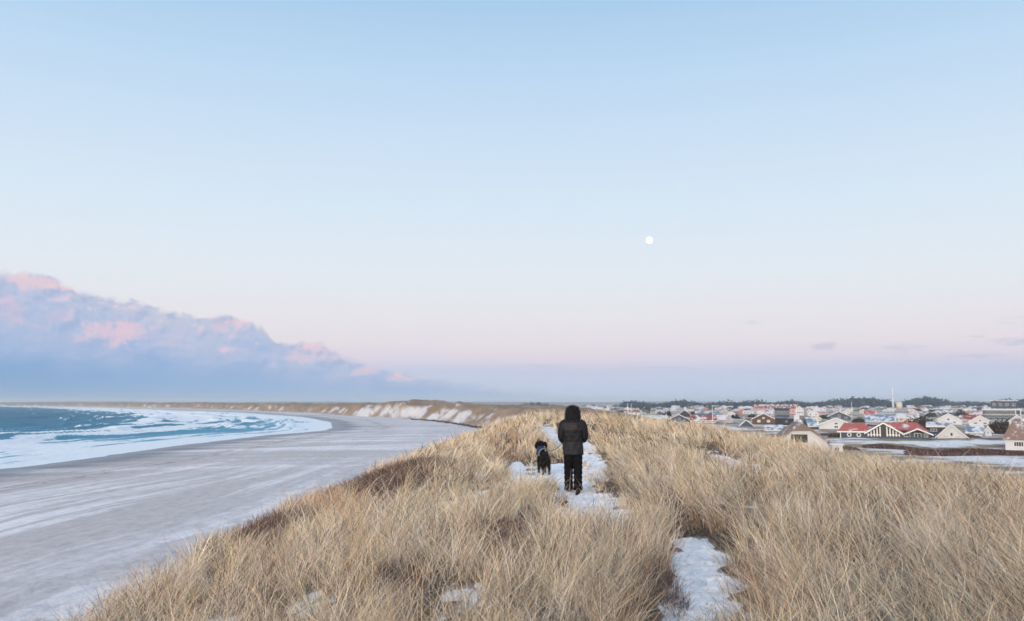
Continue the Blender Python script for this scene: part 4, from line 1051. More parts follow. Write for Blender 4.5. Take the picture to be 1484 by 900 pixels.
# --- flagpoles
for px, pb, pt_, lb_ in ((965.5, 613, 599.5, 'thin white flagpole at the left end of the navy gabled house'), (1033, 619, 588, 'tall white flagpole in front of the lilac roof'),
                    (1155.6, 640, 590, 'white flagpole rising beside the thatched house roof'), (1078.5, 617, 604, 'short white flagpole left of the small gable above the grass'), (1235, 606, 583, 'white flagpole above the navy purple roofed house'),
                    (910, 607, 585, 'leftmost of two thin masts right of the walking person'), (915, 607, 585, 'second thin mast right of the walking person')):
    x, y, z = place(px, pb); h_ = (pb - pt_) * y / F
    r = empty('flagpole', (x, y, z)); tag(r, lb_, 'flagpole', 'flagpoles among the houses')
    mb = MB(); mb.tube([(0, 0, 0), (0, 0, h_)], [.10 + .00012 * y, .05 + .00012 * y], 8); mb.build('pole', M['trim'], r, True)
    mb = MB(); mb.tube([(0, 0, h_), (0, 0, h_ + .1), (0, 0, h_ + .25)], [.06, .14, .03], 8); mb.build('finial', M['trim'], r, True)

# --- hut by the thatched house
x, y, z = place(1214, 657); r = empty('hut', (x, y, z), face_cam(x, y) + .3); tag(r, 'small white hut with snow on its roof at the edge of the dune grass', 'hut')
mb = MB(); mb.box(-1.1, 1.1, 0, 2, 0, 1.7); mb.build('wall', M['white'], r); mb = MB(); mb.hexa([(-1.4, -.3, 1.7), (1.3, -.3, 1.7), (1.3, 2.2, 1.9), (-1.4, 2.2, 1.9)], [(-1.4, -.3, 2.0), (1.3, -.3, 1.95), (1.3, 2.2, 2.2), (-1.4, 2.2, 2.25)]); mb.build('roof', M['r_snow'], r)
mb = MB(); mb.box(-.6, .3, -.05, -.004, .3, 1.2); mb.build('hatch', M['brown'], r)

# --- parked car
def car(loc, rz, label):
    r = empty('parked_car', loc, rz); tag(r, label, 'car')
    body = mat_simple('dark_blue_car_paint', (.03, .06, .11), .3, .5)
    mb = MB(); P_ = [(-2.2, .45), (2.2, .45), (2.25, .95), (1.35, 1.08), (.7, 1.68), (-1.7, 1.72), (-2.2, 1.1)]
    mb.prism([(a, b) for a, b in P_], -.9, .9); mb.build('body', body, r)
    g = MB(); G = [(1.2, 1.1), (.64, 1.6), (-1.6, 1.62), (-1.95, 1.12)]; g.prism(G, -.915, -.903); g.prism(G, .903, .915); g.hexa([(1.36, -.75, 1.12), (1.4, -.75, 1.1), (1.4, .75, 1.1), (1.36, .75, 1.12)], [(.76, -.7, 1.66), (.8, -.7, 1.64), (.8, .7, 1.64), (.76, .7, 1.66)]); g.build('window', M['glass'], r)
    sn = MB(); sn.box(-1.6, .6, -.8, .8, 1.722, 1.78); sn.build('roof_snow', M['trim'], r)
    rubber = mat_simple('tyre_rubber', (.02, .02, .02), .9, .2)
    for a in (-1.4, 1.4):
        for b in (-.86, .86):
            w_ = MB(); w_.tube([(a, b - .11, .36), (a, b + .11, .36)], .36, 18); o = w_.build('wheel', rubber, r)
            w_ = MB(); w_.tube([(a, b - .12, .36), (a, b + .12, .36)], .2, 12); w_.build('rim', M['grey'], o)
    for b in (-.65, .65):
        w_ = MB(); w_.box(2.2, 2.27, b - .18, b + .18, .72, .9); w_.build('headlight', M['trim'], r)
x, y, z = place(1353, 633.5); car((x, y, z + .05), face_cam(x, y) - math.radians(60), 'dark blue car parked between the red roofed house and the dark timber house')

# --- distant houses, copied with their parts
def proto(wall, roof, w=9.0, l=12.0, hw=2.6, hr=2.2):
    r = bpy.data.objects.new('distant_house', None)
    mb = MB(); gable(mb, w, -l / 2, l / 2, hw, hr); a = mb.build('wall', M[wall]); a.parent = r
    mb = MB(); roof_slabs(mb, w, -l / 2, l / 2, hw, hr, ov=.35); b = mb.build('roof', M[roof]); b.parent = r
    t_ = MB(); barge(t_, w, -l / 2 - .35, hw, hr, ov=.35); c = t_.build('fascia', M['trim']); c.parent = r
    d = chimney(b, .3, 1.0, hw + hr - .2, 1.0, .8, 'white')
    wd_ = [window(r, xx, 1.0, 1.2, 1.2, -l / 2, mull=0) for xx in (-2.2, 2.2)] + [window(r, yy_, 1.0, 1.4, 1.2, s_ * w / 2, rot='x', mull=0) for yy_ in (-3.5, 0, 3.5) for s_ in (-1, 1)]
    return r
KINDS = [('white', 'r_snow', 'snowy roofed white house', 'snowy roofed white'), ('white', 'r_darkred', 'red roofed white house', 'red roofed white'), ('navy', 'r_snow', 'snowy roofed navy house', 'snowy roofed navy'), ('brick', 'r_lilac', 'frosty roofed brick house', 'frosty roofed brick'),
         ('cream', 'r_grey', 'grey roofed cream house', 'grey roofed cream'), ('black', 'r_dark', 'dark roofed black house', 'dark roofed black'), ('grey', 'r_snow', 'snowy roofed grey house', 'snowy roofed grey'), ('navy', 'r_blue', 'blue roofed navy house', 'blue roofed navy'), ('white', 'r_dark', 'dark roofed white house', 'dark roofed white'), ('grey', 'r_lilac', 'lilac roofed grey house', 'lilac roofed grey')]
protos = [proto(a, b) for a, b, _, _ in KINDS]; REG = {}
used = [False] * len(KINDS)
def zone(px):
    if px < 800: return 'left of the person'
    if px < 960: return 'just right of the person'
    if px < 1090: return 'behind the lilac roof'
    if px < 1160: return 'around the pink hotel'
    if px < 1290: return 'left of the white tower'
    if px < 1400: return 'right of the white tower'
    return 'near the right edge'
placed = []
rr_ = random.Random(11)
cnt = 0; tries = 0
while cnt < 175 and tries < 6000:
    tries += 1
    py = 589.6 + (rr_.random() ** 1.25) * 21
    px = rr_.uniform(752, 1482) if cnt > 8 else rr_.uniform(752, 792)
    if px < 960 and py > 601: continue
    if px < 800 and py > 597: continue
    zz = 2.0 if py > 602 else 2.8 if py > 596 else 3.6
    x, y = at(px, py, zz)
    if y > 1900: continue
    wpx = 11 * F / y; hpx = 4.8 * F / y
    bad = False
    for (a, b, w, h) in HP:
        if abs(px - a) < (w + wpx) * .5 and (py - hpx < b and py > b - h * .75) and py > b - h * .8: bad = True; break
    if bad: continue
    if any(math.hypot(x - a, y - b) < 15 for a, b in placed): continue
    placed.append((x, y))
    k = rr_.choices(range(len(KINDS)), [7, 4, 6, 5, 4, 6, 4, 5, 4, 5])[0]
    src = protos[k]
    if not used[k]: o = src; C.objects.link(o); used[k] = True
    else:
        o = src.copy(); C.objects.link(o)
        for ch in src.children:
            c = ch.copy(); C.objects.link(c); c.parent = o
            for g in ch.children: d = g.copy(); C.objects.link(d); d.parent = c
    o.location = (x, y, zz - .1); o.rotation_euler = (0, 0, face_cam(x, y) + rr_.choice([0, math.pi / 2, math.pi / 2, .4, -.5, 1.1]))
    s_ = rr_.uniform(.62, .95); o.scale = (s_, s_ * rr_.uniform(.9, 1.5), s_)
    depth = 'tiny far' if py < 595 else 'small' if py < 602 else 'nearer'
    REG.setdefault((depth, k, zone(px)), []).append((px, o)); o['category'] = 'house'
    cnt += 1
ORD = ['leftmost', 'second from left', 'third from left', 'fourth from left', 'fifth from left', 'sixth from left', 'seventh from left', 'eighth from left', 'ninth from left', 'tenth from left', 'eleventh from left', 'twelfth from left']
for (depth, k, zn), L_ in REG.items():
    L_.sort(key=lambda q: q[0])
    for i, (_, o) in enumerate(L_):
        o['group'] = depth + ' ' + KINDS[k][3] + ' houses ' + zn
        if len(L_) == 1: o['label'] = depth + ' ' + KINDS[k][2] + ' ' + zn
        else: o['label'] = ('rightmost' if i == len(L_) - 1 else ORD[i]) + ' of the ' + depth + ' ' + KINDS[k][3] + ' houses ' + zn
for k, u_ in enumerate(used):
    if not u_:
        for ch in list(protos[k].children_recursive): bpy.data.objects.remove(ch)

# ------------------------------------------------------------------ vegetation of the plain
def leafmass(n, cx, cy, cz, rx, ry, rz_, size, cols, rr=rng):
    """small leaf clumps spread through an uneven dome"""
    u1 = rr.random(n) ** .4; th = rr.uniform(0, 2 * np.pi, n); ph_ = np.arccos(rr.uniform(0, 1, n))
    lump = 1 + .28 * np.sin(th * 3 + cx) + .18 * np.sin(th * 7 + cy) * np.sin(ph_ * 5)
    x = cx + rx * u1 * np.sin(ph_) * np.cos(th) * lump; y = cy + ry * u1 * np.sin(ph_) * np.sin(th) * lump; z = cz + rz_ * u1 * np.cos(ph_) * lump
    a = rr.normal(0, 1, (n, 3)); a /= np.linalg.norm(a, axis=1)[:, None]; b = np.cross(a, rr.normal(0, 1, (n, 3))); b /= np.linalg.norm(b, axis=1)[:, None]
    s_ = size * rr.uniform(.5, 1.3, (n, 1)); P = np.stack([x, y, z], 1)
    V = np.stack([P - a * s_ - b * s_ * .6, P + a * s_ - b * s_ * .5, P + a * s_ * .8 + b * s_ * .6, P - a * s_ * .7 + b * s_ * .5], 1)
    col = np.asarray(cols)[rr.integers(0, len(cols), n)] * rr.uniform(.7, 1.3, (n, 1))
    return V.reshape(-1, 3), np.arange(n * 4).reshape(-1, 4), np.repeat(col, 4, 0)
lmat = blade_mat('foliage_clumps', .15)
HEATH = [(.085, .05, .055), (.12, .075, .07), (.06, .04, .04), (.15, .10, .085)]
def heather(a, b, c, d, n, h):
    x0, y0 = at(a, b, 2.2); x1, _ = at(a + c, b, 2.2); _, ya = at(a, b - d, 2.2); _, yb = at(a, b + d, 2.2)
    t_ = rng.uniform(0, 2 * np.pi, n); r_ = np.sqrt(rng.random(n)); x = x0 + r_ * np.cos(t_) * (x1 - x0); y = (ya + yb) / 2 + r_ * np.sin(t_) * (ya - yb) / 2
    hh = h * (1 - r_ ** 2) * (.75 + .5 * fbm(x / 4, y / 4, 101, 2)); z = heights(x, y) + hh * rng.random(n) ** .5
    q_ = leafmass(n, 0, 0, 0, 0, 0, 0, .22, HEATH); off_ = np.repeat(np.stack([x, y, z], 1), 4, 0)
    return q_[0] + off_, q_[1], q_[2]
V, Qd, Cc = join([heather(1400, 657.5, 85, 3.2, 26000, 1.1), heather(1345, 654.5, 30, 2.2, 6000, .9), heather(1290, 647.5, 30, 3.2, 9000, 1.1), heather(1230, 650, 9, 2.0, 1800, .8), heather(1402, 634.5, 12, 1.3, 2500, 1.0), heather(1215, 630, 22, 1.6, 3500, .9), heather(1480, 660, 40, 2, 5000, 1), heather(1120, 608, 40, 1.5, 5000, 1.0), heather(1250, 617, 30, 1.2, 3000, 1.0)])
tag(np_mesh('heather', V, Qd, lmat, False, {'col': Cc}), 'low dark purple heather growing in bands across the snowy ground before the houses', 'heather', kind='stuff')

def bush(label, px, py, wpx, hpx, cols, n=4500, name='bush', size=.3, z=2.0):
    x, y, zz = place(px, py, z); u_ = y / F; r = empty(name, (x, y, zz)); tag(r, label, 'bush')
    rx = wpx * u_ / 2; h_ = hpx * u_
    pr = [leafmass(n // 3, dx * rx, 0, 0, rx * s_, 3.0, h_ * hs_, size, cols) for dx, s_, hs_ in ((-.35, .65, .8), (.2, .75, 1.0), (.0, 1.0, .6))]
    V, Qd, Cc = join(pr); np_mesh('foliage', V, Qd, lmat, False, {'col': Cc}, r)
    st = MB()
    for i in range(7): a = i * .9; st.tube([(math.cos(a) * .2, math.sin(a) * .2, 0), (math.cos(a) * rx * .5, math.sin(a) * 1.2, h_ * .6)], [.09, .03], 5)
    st.build('stem', M['bark'], r)
DK = [(.055, .042, .038), (.08, .06, .05), (.04, .035, .035)]
GN = [(.035, .05, .04), (.05, .065, .045), (.03, .04, .045)]
bush('large dark bare bush mound behind the right end of the red roof', 1335, 627, 48, 22, DK, 7000)
bush('dark round bush mound left of the thatched cottage', 1449, 628, 32, 18, DK, 5000)
bush('dark low hedge left of the long red roofed house', 1213, 634, 18, 4, DK, 1500)
for px, py, w, h, lab in ((1350, 604, 14, 6, 'dark green bush above the broad white gable'), (1090, 605, 10, 4, 'dark bush left of the brown summer house'), (1245, 612, 16, 5, 'dark bush left of the pale blue ribbed roof'),
                          (1195, 607, 16, 5, 'dark bush left of the navy purple roofed house'), (1065, 607, 14, 5, 'dark bush behind the white triangular gable'), (1466, 616, 16, 8, 'dark green bush below the flat roofed building'), (1395, 603, 18, 5, 'dark bush row between the far white gables'),
                          (968, 603, 10, 6, 'dark bush at the left end of the navy gabled house'), (1005, 602, 10, 5, 'dark bush behind the long dark red roof'), (900, 600, 14, 5, 'dark bush on the skyline right of the walking person')):
    bush(lab, px, py, w, h, GN, 1500, size=.5)

# far conifer wood along the skyline: one mass
rw = np.random.default_rng(5); pr = []
def wood(px0, px1, ydist, base, h0, n, jit=120.0):
    for i in range(n):
        px = rw.uniform(px0, px1); Y = ydist + rw.uniform(-jit, jit); x = (px - 742) / F * Y * 1.0
        hh = h0(px) * rw.uniform(.7, 1.12)
        if hh < 1.5: continue
        pr.append(leafmass(60, x, Y, base - 1 + hh * .1, hh * .62, hh * .62, hh * .82, hh * .13, [(.018, .040, .060), (.026, .052, .068), (.012, .028, .048)], rw))
wood(855, 1500, 2100, 3.6, lambda p: 8 + 4 * math.sin(p / 37.0) + 4.0 * math.sin(p / 13.0 + 1) , 900)
wood(1195, 1290, 1900, 4, lambda p: 13 + 6 * math.sin((p - 1195) / 95 * 3.14), 300)
wood(1305, 1375, 1900, 4, lambda p: 12 + 8 * math.sin((p - 1305) / 70 * 3.14), 230)
wood(1440, 1500, 1700, 4, lambda p: 14, 200)
wood(1375, 1440, 2000, 4, lambda p: 11, 150)
wood(1060, 1190, 1800, 4, lambda p: 12 + 2 * math.sin(p / 9.0), 300)
wood(900, 1060, 1800, 4, lambda p: 11 + 2 * math.sin(p / 11.0), 300)
wood(690, 860, 2300, 4, lambda p: 6 + 5 * math.sin(p / 17.0), 160)
V, Qd, Cc = join(pr)
tag(np_mesh('far_wood', V, Qd, lmat, False, {'col': Cc}), 'dark blue green conifer wood along the skyline beyond the village', 'wood', kind='stuff')

# --- brushwood fence along the dune foot on the beach
pl = [(596, 607.4), (628, 609.6), (650, 612.5), (672, 616), (690, 619.2), (712, 621.5)]
W3 = []
for a, b in pl:
    x, y = at(a, b, 1.6); W3.append((x, y))
mbf = MB(); mp_ = MB()
for i in range(len(W3) - 1):
    (x0, y0), (x1, y1) = W3[i], W3[i + 1]
    for k in range(40):
        t0 = (k + random.uniform(-.5, .5)) / 40; xx = x0 + (x1 - x0) * t0; yy_ = y0 + (y1 - y0) * t0
        dx_, dy_ = (x1 - x0), (y1 - y0); l_ = math.hypot(dx_, dy_); dx_ /= l_; dy_ /= l_
        zz = float(heights(np.array([xx]), np.array([yy_]))[0]); L_ = random.uniform(1.5, 4); r_ = random.uniform(.12, .34); tz = random.uniform(0, .7)
        mbf.tube([(xx - dx_ * L_ / 2, yy_ - dy_ * L_ / 2, zz + .2 + tz), (xx, yy_ + random.uniform(-.3, .3), zz + .35 + tz), (xx + dx_ * L_ / 2, yy_ + dy_ * L_ / 2, zz + .2 + tz * random.uniform(.3, 1))], [r_, r_, r_ * .6], 5)
fr_ = empty('brushwood_fence', (0, 0, 0)); tag(fr_, 'long low dark brushwood fence running along the foot of the snowy dunes by the beach', 'fence')
mbf.build('brushwood', M['bark'], fr_)
for i in range(0, len(W3)):
    x0, y0 = W3[i]; zz = float(heights(np.array([x0]), np.array([y0]))[0])
    q_ = MB(); q_.tube([(x0, y0, zz - .2), (x0, y0, zz + 1.5)], .12, 6); q_.build('post', M['bark'], fr_)

# --- moon
mm = bpy.data.materials.new('moonlight'); mm.use_nodes = True; t_ = mm.node_tree; S.nt = t_; t_.nodes.clear()
e = t_.nodes.new('ShaderNodeEmission'); e.inputs['Strength'].default_value = 1.15
tc_ = t_.nodes.new('ShaderNodeTexCoord'); t_.links.new(mixc(sstep(noise(tc_.outputs['Object'], .03, 3, .5), .45, .65), (1.0, .99, .96), (.97, .97, .96)), e.inputs['Color'])
oo = t_.nodes.new('ShaderNodeOutputMaterial'); t_.links.new(e.outputs[0], oo.inputs[0])
rx_, ry_, rz2 = ray(941, 348); D_ = 12000.0; v_ = Vector((rx_, ry_, rz2)).normalized() * D_
mo_ = MB(); n_u, n_v = 32, 16; R0 = 5.2 / F * D_ * 1.0
vs = []; fs = []
for i in range(n_v + 1):
    for j in range(n_u):
        a = math.pi * i / n_v; b = 2 * math.pi * j / n_u; vs.append((R0 * math.sin(a) * math.cos(b), R0 * math.sin(a) * math.sin(b), R0 * math.cos(a)))
for i in range(n_v):
    for j in range(n_u): fs.append((i * n_u + j, (i + 1) * n_u + j, (i + 1) * n_u + (j + 1) % n_u, i * n_u + (j + 1) % n_u))
mo_.add(vs, fs); o = mo_.build('moon', mm, None, True); o.location = v_ + Vector((0, 0, CAMZ)); tag(o, 'small round white full moon in the pale evening sky', 'moon')
# ------------------------------------------------------------------ the walking person, the dog and the leash
def hit(px, py, lim=80):
    a, b, c = ray(px, py); t_ = np.linspace(3, lim, 4000); x = a * t_; y = b * t_; z = CAMZ + c * t_
    h = heights(x, y); k = np.nonzero(z < h)[0]; i = k[0] if len(k) else len(t_) - 1
    return x[i], y[i], float(h[i])

def skin(name, J, E, R, mat, parent, sub_=2, disp=None):
    me = bpy.data.meshes.new(name); names = list(J); idx = {k: i for i, k in enumerate(names)}
    me.from_pydata([J[k] for k in names], [(idx[a], idx[b]) for a, b in E], []); me.update()
    o = bpy.data.objects.new(name, me); link(o, parent)
    md = o.modifiers.new('skin', 'SKIN'); md.use_smooth_shade = True; md.branch_smoothing = .6
    for k, i in idx.items():
        r_ = R[k]; sv_ = me.skin_vertices[0].data[i]; sv_.radius = r_ if isinstance(r_, tuple) else (r_, r_); sv_.use_root = (i == 0)
    s_ = o.modifiers.new('subdiv', 'SUBSURF'); s_.levels = sub_; s_.render_levels = sub_
    if disp:
        tx_ = bpy.data.textures.new(name + '_curl', 'CLOUDS'); tx_.noise_scale = disp[0]
        d = o.modifiers.new('curl', 'DISPLACE'); d.texture = tx_; d.strength = disp[1]; d.mid_level = .4
    me.materials.append(mat)
    return o
def bake(o):
    """replace the modifiers by the finished mesh"""
    dg = bpy.context.evaluated_depsgraph_get(); ev = o.evaluated_get(dg); me = bpy.data.meshes.new_from_object(ev)
    o.modifiers.clear(); m_ = o.data.materials[0]; o.data = me
    if not me.materials: me.materials.append(m_)
    me.polygons.foreach_set('use_smooth', np.ones(len(me.polygons), dtype=bool))
    return o
def fur(src, name, parent, n, L, W_, cols, mat, zmin=-9, droop=.6):
    me = src.data; me.calc_loop_triangles(); nv = len(me.vertices)
    co = np.empty(nv * 3); me.vertices.foreach_get('co', co); co = co.reshape(-1, 3)
    tr = np.empty(len(me.loop_triangles) * 3, np.int32); me.loop_triangles.foreach_get('vertices', tr); tr = tr.reshape(-1, 3)
    A, B, D = co[tr[:, 0]], co[tr[:, 1]], co[tr[:, 2]]; nn = np.cross(B - A, D - A); ar = np.linalg.norm(nn, axis=1); nn /= ar[:, None] + 1e-12
    i = rng.choice(len(tr), n, p=ar / ar.sum()); u_, v_ = rng.random(n), rng.random(n); f = u_ + v_ > 1; u_[f] = 1 - u_[f]; v_[f] = 1 - v_[f]
    P = A[i] + (B[i] - A[i]) * u_[:, None] + (D[i] - A[i]) * v_[:, None]; N = nn[i] + rng.normal(0, .35, (n, 3)); N /= np.linalg.norm(N, axis=1)[:, None]
    k = P[:, 2] > zmin; P = P[k]; N = N[k]; n = len(P)
    col = np.asarray(cols)[rng.integers(0, len(cols), n)] * rng.uniform(.7, 1.3, (n, 1))
    V, Qd, Cc = grow(P[:, 0], P[:, 1], P[:, 2], np.arctan2(N[:, 0], N[:, 1]), np.arccos(N[:, 2].clip(-1, 1)), rng.uniform(0, droop, n), L * rng.uniform(.6, 1.2, n), np.full(n, W_), col, 3, rng.normal(0, .8, n), 1.2, .8)
    return np_mesh(name, V, Qd, mat, False, {'col': Cc}, parent)

cloth = mat_simple('black_parka_cloth', (.008, .009, .012), .7, .22, 30, .3, bump=.004)
cloth2 = mat_simple('dark_grey_quilting', (.013, .015, .021), .6, .25, 30, .3, bump=.004)
trous = mat_simple('black_trouser_cloth', (.005, .005, .007), .85, .12, 25, .3, bump=.006)
leather = mat_simple('black_leather', (.012, .011, .011), .5, .4)
skinm = mat_simple('skin', (.55, .36, .28), .5, .3)
px_, py_, pz_ = hit(831, 715.5)
per = empty('person', (px_, py_, pz_), face_cam(px_, py_) + .03)
tag(per, 'person in a black hooded parka and black trousers walking away along the snowy path', 'person')
per.scale = (1.06, 1.06, 1.065)
J = {'pelvis': (0, 0, .90), 'spine': (0, .01, 1.10), 'chest': (0, .01, 1.30), 'neck': (0, .015, 1.46), 'head': (0, .03, 1.55), 'crown': (0, .03, 1.66), 'nose': (0, .125, 1.575), 'chin': (0, .085, 1.50),
     'hl': (-.09, 0, .86), 'kl': (-.09, .09, .49), 'al': (-.088, .08, .10), 'tl': (-.09, .19, .05), 'hr': (.09, 0, .86), 'kr': (.09, .02, .50), 'ar': (.086, -.17, .13), 'tr': (.09, -.06, .05),
     'sl': (-.16, .0, 1.38), 'el': (-.225, 0, 1.12), 'wl': (-.19, .20, 1.02), 'sr': (.16, .0, 1.38), 'er': (.225, 0, 1.12), 'wr': (.13, .22, 1.03)}
E = [('pelvis', 'spine'), ('spine', 'chest'), ('chest', 'neck'), ('neck', 'head'), ('head', 'crown'), ('head', 'nose'), ('head', 'chin'), ('pelvis', 'hl'), ('hl', 'kl'), ('kl', 'al'), ('al', 'tl'), ('pelvis', 'hr'), ('hr', 'kr'), ('kr', 'ar'), ('ar', 'tr'),
     ('chest', 'sl'), ('sl', 'el'), ('el', 'wl'), ('chest', 'sr'), ('sr', 'er'), ('er', 'wr')]
R = {'pelvis': (.14, .10), 'spine': (.13, .095), 'chest': (.15, .10), 'neck': .055, 'head': (.075, .09), 'crown': (.065, .075), 'nose': .014, 'chin': .03, 'hl': .085, 'kl': .06, 'al': .04, 'tl': .035, 'hr': .085, 'kr': .06, 'ar': .04, 'tr': .035,
     'sl': .055, 'el': .042, 'wl': .028, 'sr': .055, 'er': .042, 'wr': .028}
body = bake(skin('body', J, E, R, skinm, per))
for s_ in (-1, 1):
    m_ = MB(); m_.tube([(s_ * .03, .105, 1.60), (s_ * .03, .118, 1.60)], .011, 8); m_.build('eye', M['black'], body)

def rings(mb, prof, n=40, quilt=None):
    """closed stack of oval rings: (z, rx, ry, cy)"""
    base_ = len(mb.v); zs = []
    dense = []
    for i in range(len(prof) - 1):
        a, b = prof[i], prof[i + 1]; k = max(1, int(abs(b[0] - a[0]) / .008))
        for j in range(k): dense.append([a[q] + (b[q] - a[q]) * j / k for q in range(4)])
    dense.append(list(prof[-1]))
    for z, rx, ry, cy in dense:
        q = quilt(z) if quilt else 0
        for j in range(n):
            t_ = 2 * math.pi * j / n; c, s_ = math.cos(t_), math.sin(t_)
            w_ = .008 * math.sin(5 * t_ + z * 11) + .006 * math.sin(9 * t_ - z * 23) + .004 * math.sin(17 * t_ + z * 61)
            mb.v.append(((rx + q + w_) * math.copysign(abs(c) ** .85, c), cy + (ry + q + w_) * math.copysign(abs(s_) ** .85, s_), z)); 
        zs.append(z)
    for i in range(len(dense) - 1):
        for j in range(n): mb.f.append((base_ + i * n + j, base_ + i * n + (j + 1) % n, base_ + (i + 1) * n + (j + 1) % n, base_ + (i + 1) * n + j))
    mb.f.append(tuple(base_ + j for j in reversed(range(n)))); mb.f.append(tuple(base_ + (len(dense) - 1) * n + j for j in range(n)))
    return mb
jk = MB(); rings(jk, [(1.02, .196, .155, .01), (1.10, .198, .155, .01), (1.2, .212, .155, .01), (1.3, .226, .15, .01), (1.37, .222, .14, .01), (1.42, .18, .12, .01), (1.46, .12, .10, .01), (1.50, .08, .08, .02)], quilt=lambda z: .009 * abs(math.sin((z - 1.02) / .085 * math.pi)))
for s_ in (-1, 1):
    hand = (-.20, .20, 1.02) if s_ < 0 else (.14, .24, 1.03)
    pts_ = [(s_ * .13, 0, 1.41), (s_ * .185, -.005, 1.37), (s_ * .215, -.01, 1.27), (s_ * .232, 0, 1.18), (s_ * .228, .02, 1.11), (s_ * .215, .10, 1.06), (hand[0], hand[1] - .03, hand[2] + .01)]
    P2 = []; R2_ = []; rad_ = [.07, .082, .078, .073, .072, .062, .05]
    for i in range(len(pts_) - 1):
        for j in range(6):
            t_ = j / 6; P2.append(Vector(pts_[i]).lerp(Vector(pts_[i + 1]), t_)); R2_.append((rad_[i] * (1 - t_) + rad_[i + 1] * t_) + .006 * abs(math.sin((i * 6 + j) * .9)))
    P2.append(Vector(pts_[-1])); R2_.append(.048)
    jk.tube(P2, R2_, 18)
jacket = jk.build('jacket', cloth, per, True)
jl = MB(); rings(jl, [(.765, .192, .155, .01), (.78, .20, .162, .01), (.88, .196, .158, .01), (.96, .192, .155, .01), (1.03, .197, .157, .01)], quilt=lambda z: .008 * abs(math.sin((z - .78) / .042 * math.pi)))
jl.build('jacket_skirt', cloth2, jacket, True)
yk = MB(); rings(yk, [(1.245, .222, .160, .008), (1.30, .229, .157, .008), (1.36, .225, .150, .008), (1.40, .200, .136, .008)], quilt=lambda z: .006 * abs(math.sin((z - 1.24) / .07 * math.pi))); yk.build('shoulder_panel', cloth2, jacket, True)
redp = mat_simple('dull_red_print', (.13, .03, .03), .7, .2)
pr_ = MB()
for i, (w1_, zz) in enumerate(((.030, 1.335), (.022, 1.325), (.034, 1.335), (.026, 1.322))):
    x0_ = -.07 + i * .040; pr_.box(x0_, x0_ + w1_, -.176, -.160, zz - .006, zz + .006)
pr_.build('back_print', redp, jacket)
hd = MB(); rings(hd, [(1.41, .10, .09, .01), (1.44, .125, .115, .02), (1.48, .138, .135, .03), (1.56, .142, .145, .035), (1.62, .136, .14, .035), (1.675, .112, .12, .03), (1.71, .065, .07, .03), (1.722, .02, .02, .03)])
hood = hd.build('hood', cloth, per, True)
fmat = blade_mat('fur_strands', .1)
fur(hood, 'fur_trim', hood, 7500, .042, .0035, [(.010, .010, .013), (.02, .022, .028), (.006, .006, .008), (.07, .07, .08)], fmat, 1.46, .9)
tr_ = MB()
for s_, K_ in ((-1, [(-.086, 0, .88), (-.082, .0, .70), (-.090, .09, .49), (-.092, .09, .28), (-.088, .08, .06)]), (1, [(.086, 0, .88), (.082, 0, .70), (.092, .02, .50), (.090, -.06, .30), (.086, -.17, .10)])):
    P2 = []; R2_ = []; rad_ = [.108, .104, .092, .084, .090]
    for i in range(4):
        for j in range(8):
            t_ = j / 8; P2.append(Vector(K_[i]).lerp(Vector(K_[i + 1]), t_)); R2_.append(rad_[i] * (1 - t_) + rad_[i + 1] * t_ + .007 * math.sin((i * 8 + j) * 1.7) + .004 * math.sin((i * 8 + j) * 2.9))
    P2.append(Vector(K_[-1])); R2_.append(.09); tr_.tube(P2, R2_, 18)
rings(tr_, [(.80, .175, .12, 0), (.86, .185, .13, 0), (.95, .18, .13, 0)]); tr_.build('trousers', trous, per, True)
for fx, fy in ((-.09, .08), (.087, -.16)):
    b_ = MB(); b_.tube([(fx, fy - .08, .055), (fx, fy, .065), (fx, fy + .10, .055), (fx, fy + .19, .045)], [(.045, .05), (.052, .06), (.052, .05), (.04, .035)], 12); b_.box(fx - .05, fx + .05, fy - .09, fy + .19, -.005, .02); b_.build('boot', leather, per, True)
for s_, (hx, hy, hz_) in ((-1, (-.20, .20, 1.02)), (1, (.14, .24, 1.03))):
    g_ = MB(); g_.tube([(hx, hy - .04, hz_), (hx, hy, hz_), (hx * .97, hy + .05, hz_ - .005)], [(.032, .03), (.04, .025), (.038, .02)], 12)
    for i in range(4):
        o_ = -.027 + .018 * i; ln = (.030, .034, .032, .026)[i]
        g_.tube([(hx + o_, hy + .04, hz_ + .004), (hx + o_, hy + .04 + ln, hz_ - .004), (hx + o_, hy + .035 + ln, hz_ - .030), (hx + o_, hy + .03, hz_ - .042)], [.0095, .009, .0085, .007], 8)
    g_.tube([(hx + s_ * -.03, hy, hz_), (hx + s_ * -.045, hy + .025, hz_ - .018), (hx + s_ * -.03, hy + .045, hz_ - .036)], [.012, .010, .008], 8)
    g_.build('glove', leather, per, True)

dogm = mat_simple('black_dog_hair', (.007, .007, .008), .8, .1, 40, .4, bump=.006)
dx0, dy0, dz0 = hit(788, 689)
dog = empty('dog', (dx0, dy0, dz0), face_cam(dx0, dy0) + math.radians(13))
tag(dog, 'black curly haired dog in a blue coat walking on a lead left of the person', 'dog')
J = {'pelvis': (0, -.24, .54), 'loin': (0, -.08, .55), 'rib': (0, .10, .53), 'chest': (0, .24, .53), 'neck': (0, .29, .66), 'poll': (0, .30, .80), 'brow': (0, .37, .81), 'muzzle': (0, .47, .775), 'nose': (0, .53, .77),
     'tail1': (0, -.33, .57), 'tail2': (0, -.43, .53), 'tail3': (0, -.50, .42)}
E = [('pelvis', 'loin'), ('loin', 'rib'), ('rib', 'chest'), ('chest', 'neck'), ('neck', 'poll'), ('poll', 'brow'), ('brow', 'muzzle'), ('muzzle', 'nose'), ('pelvis', 'tail1'), ('tail1', 'tail2'), ('tail2', 'tail3')]
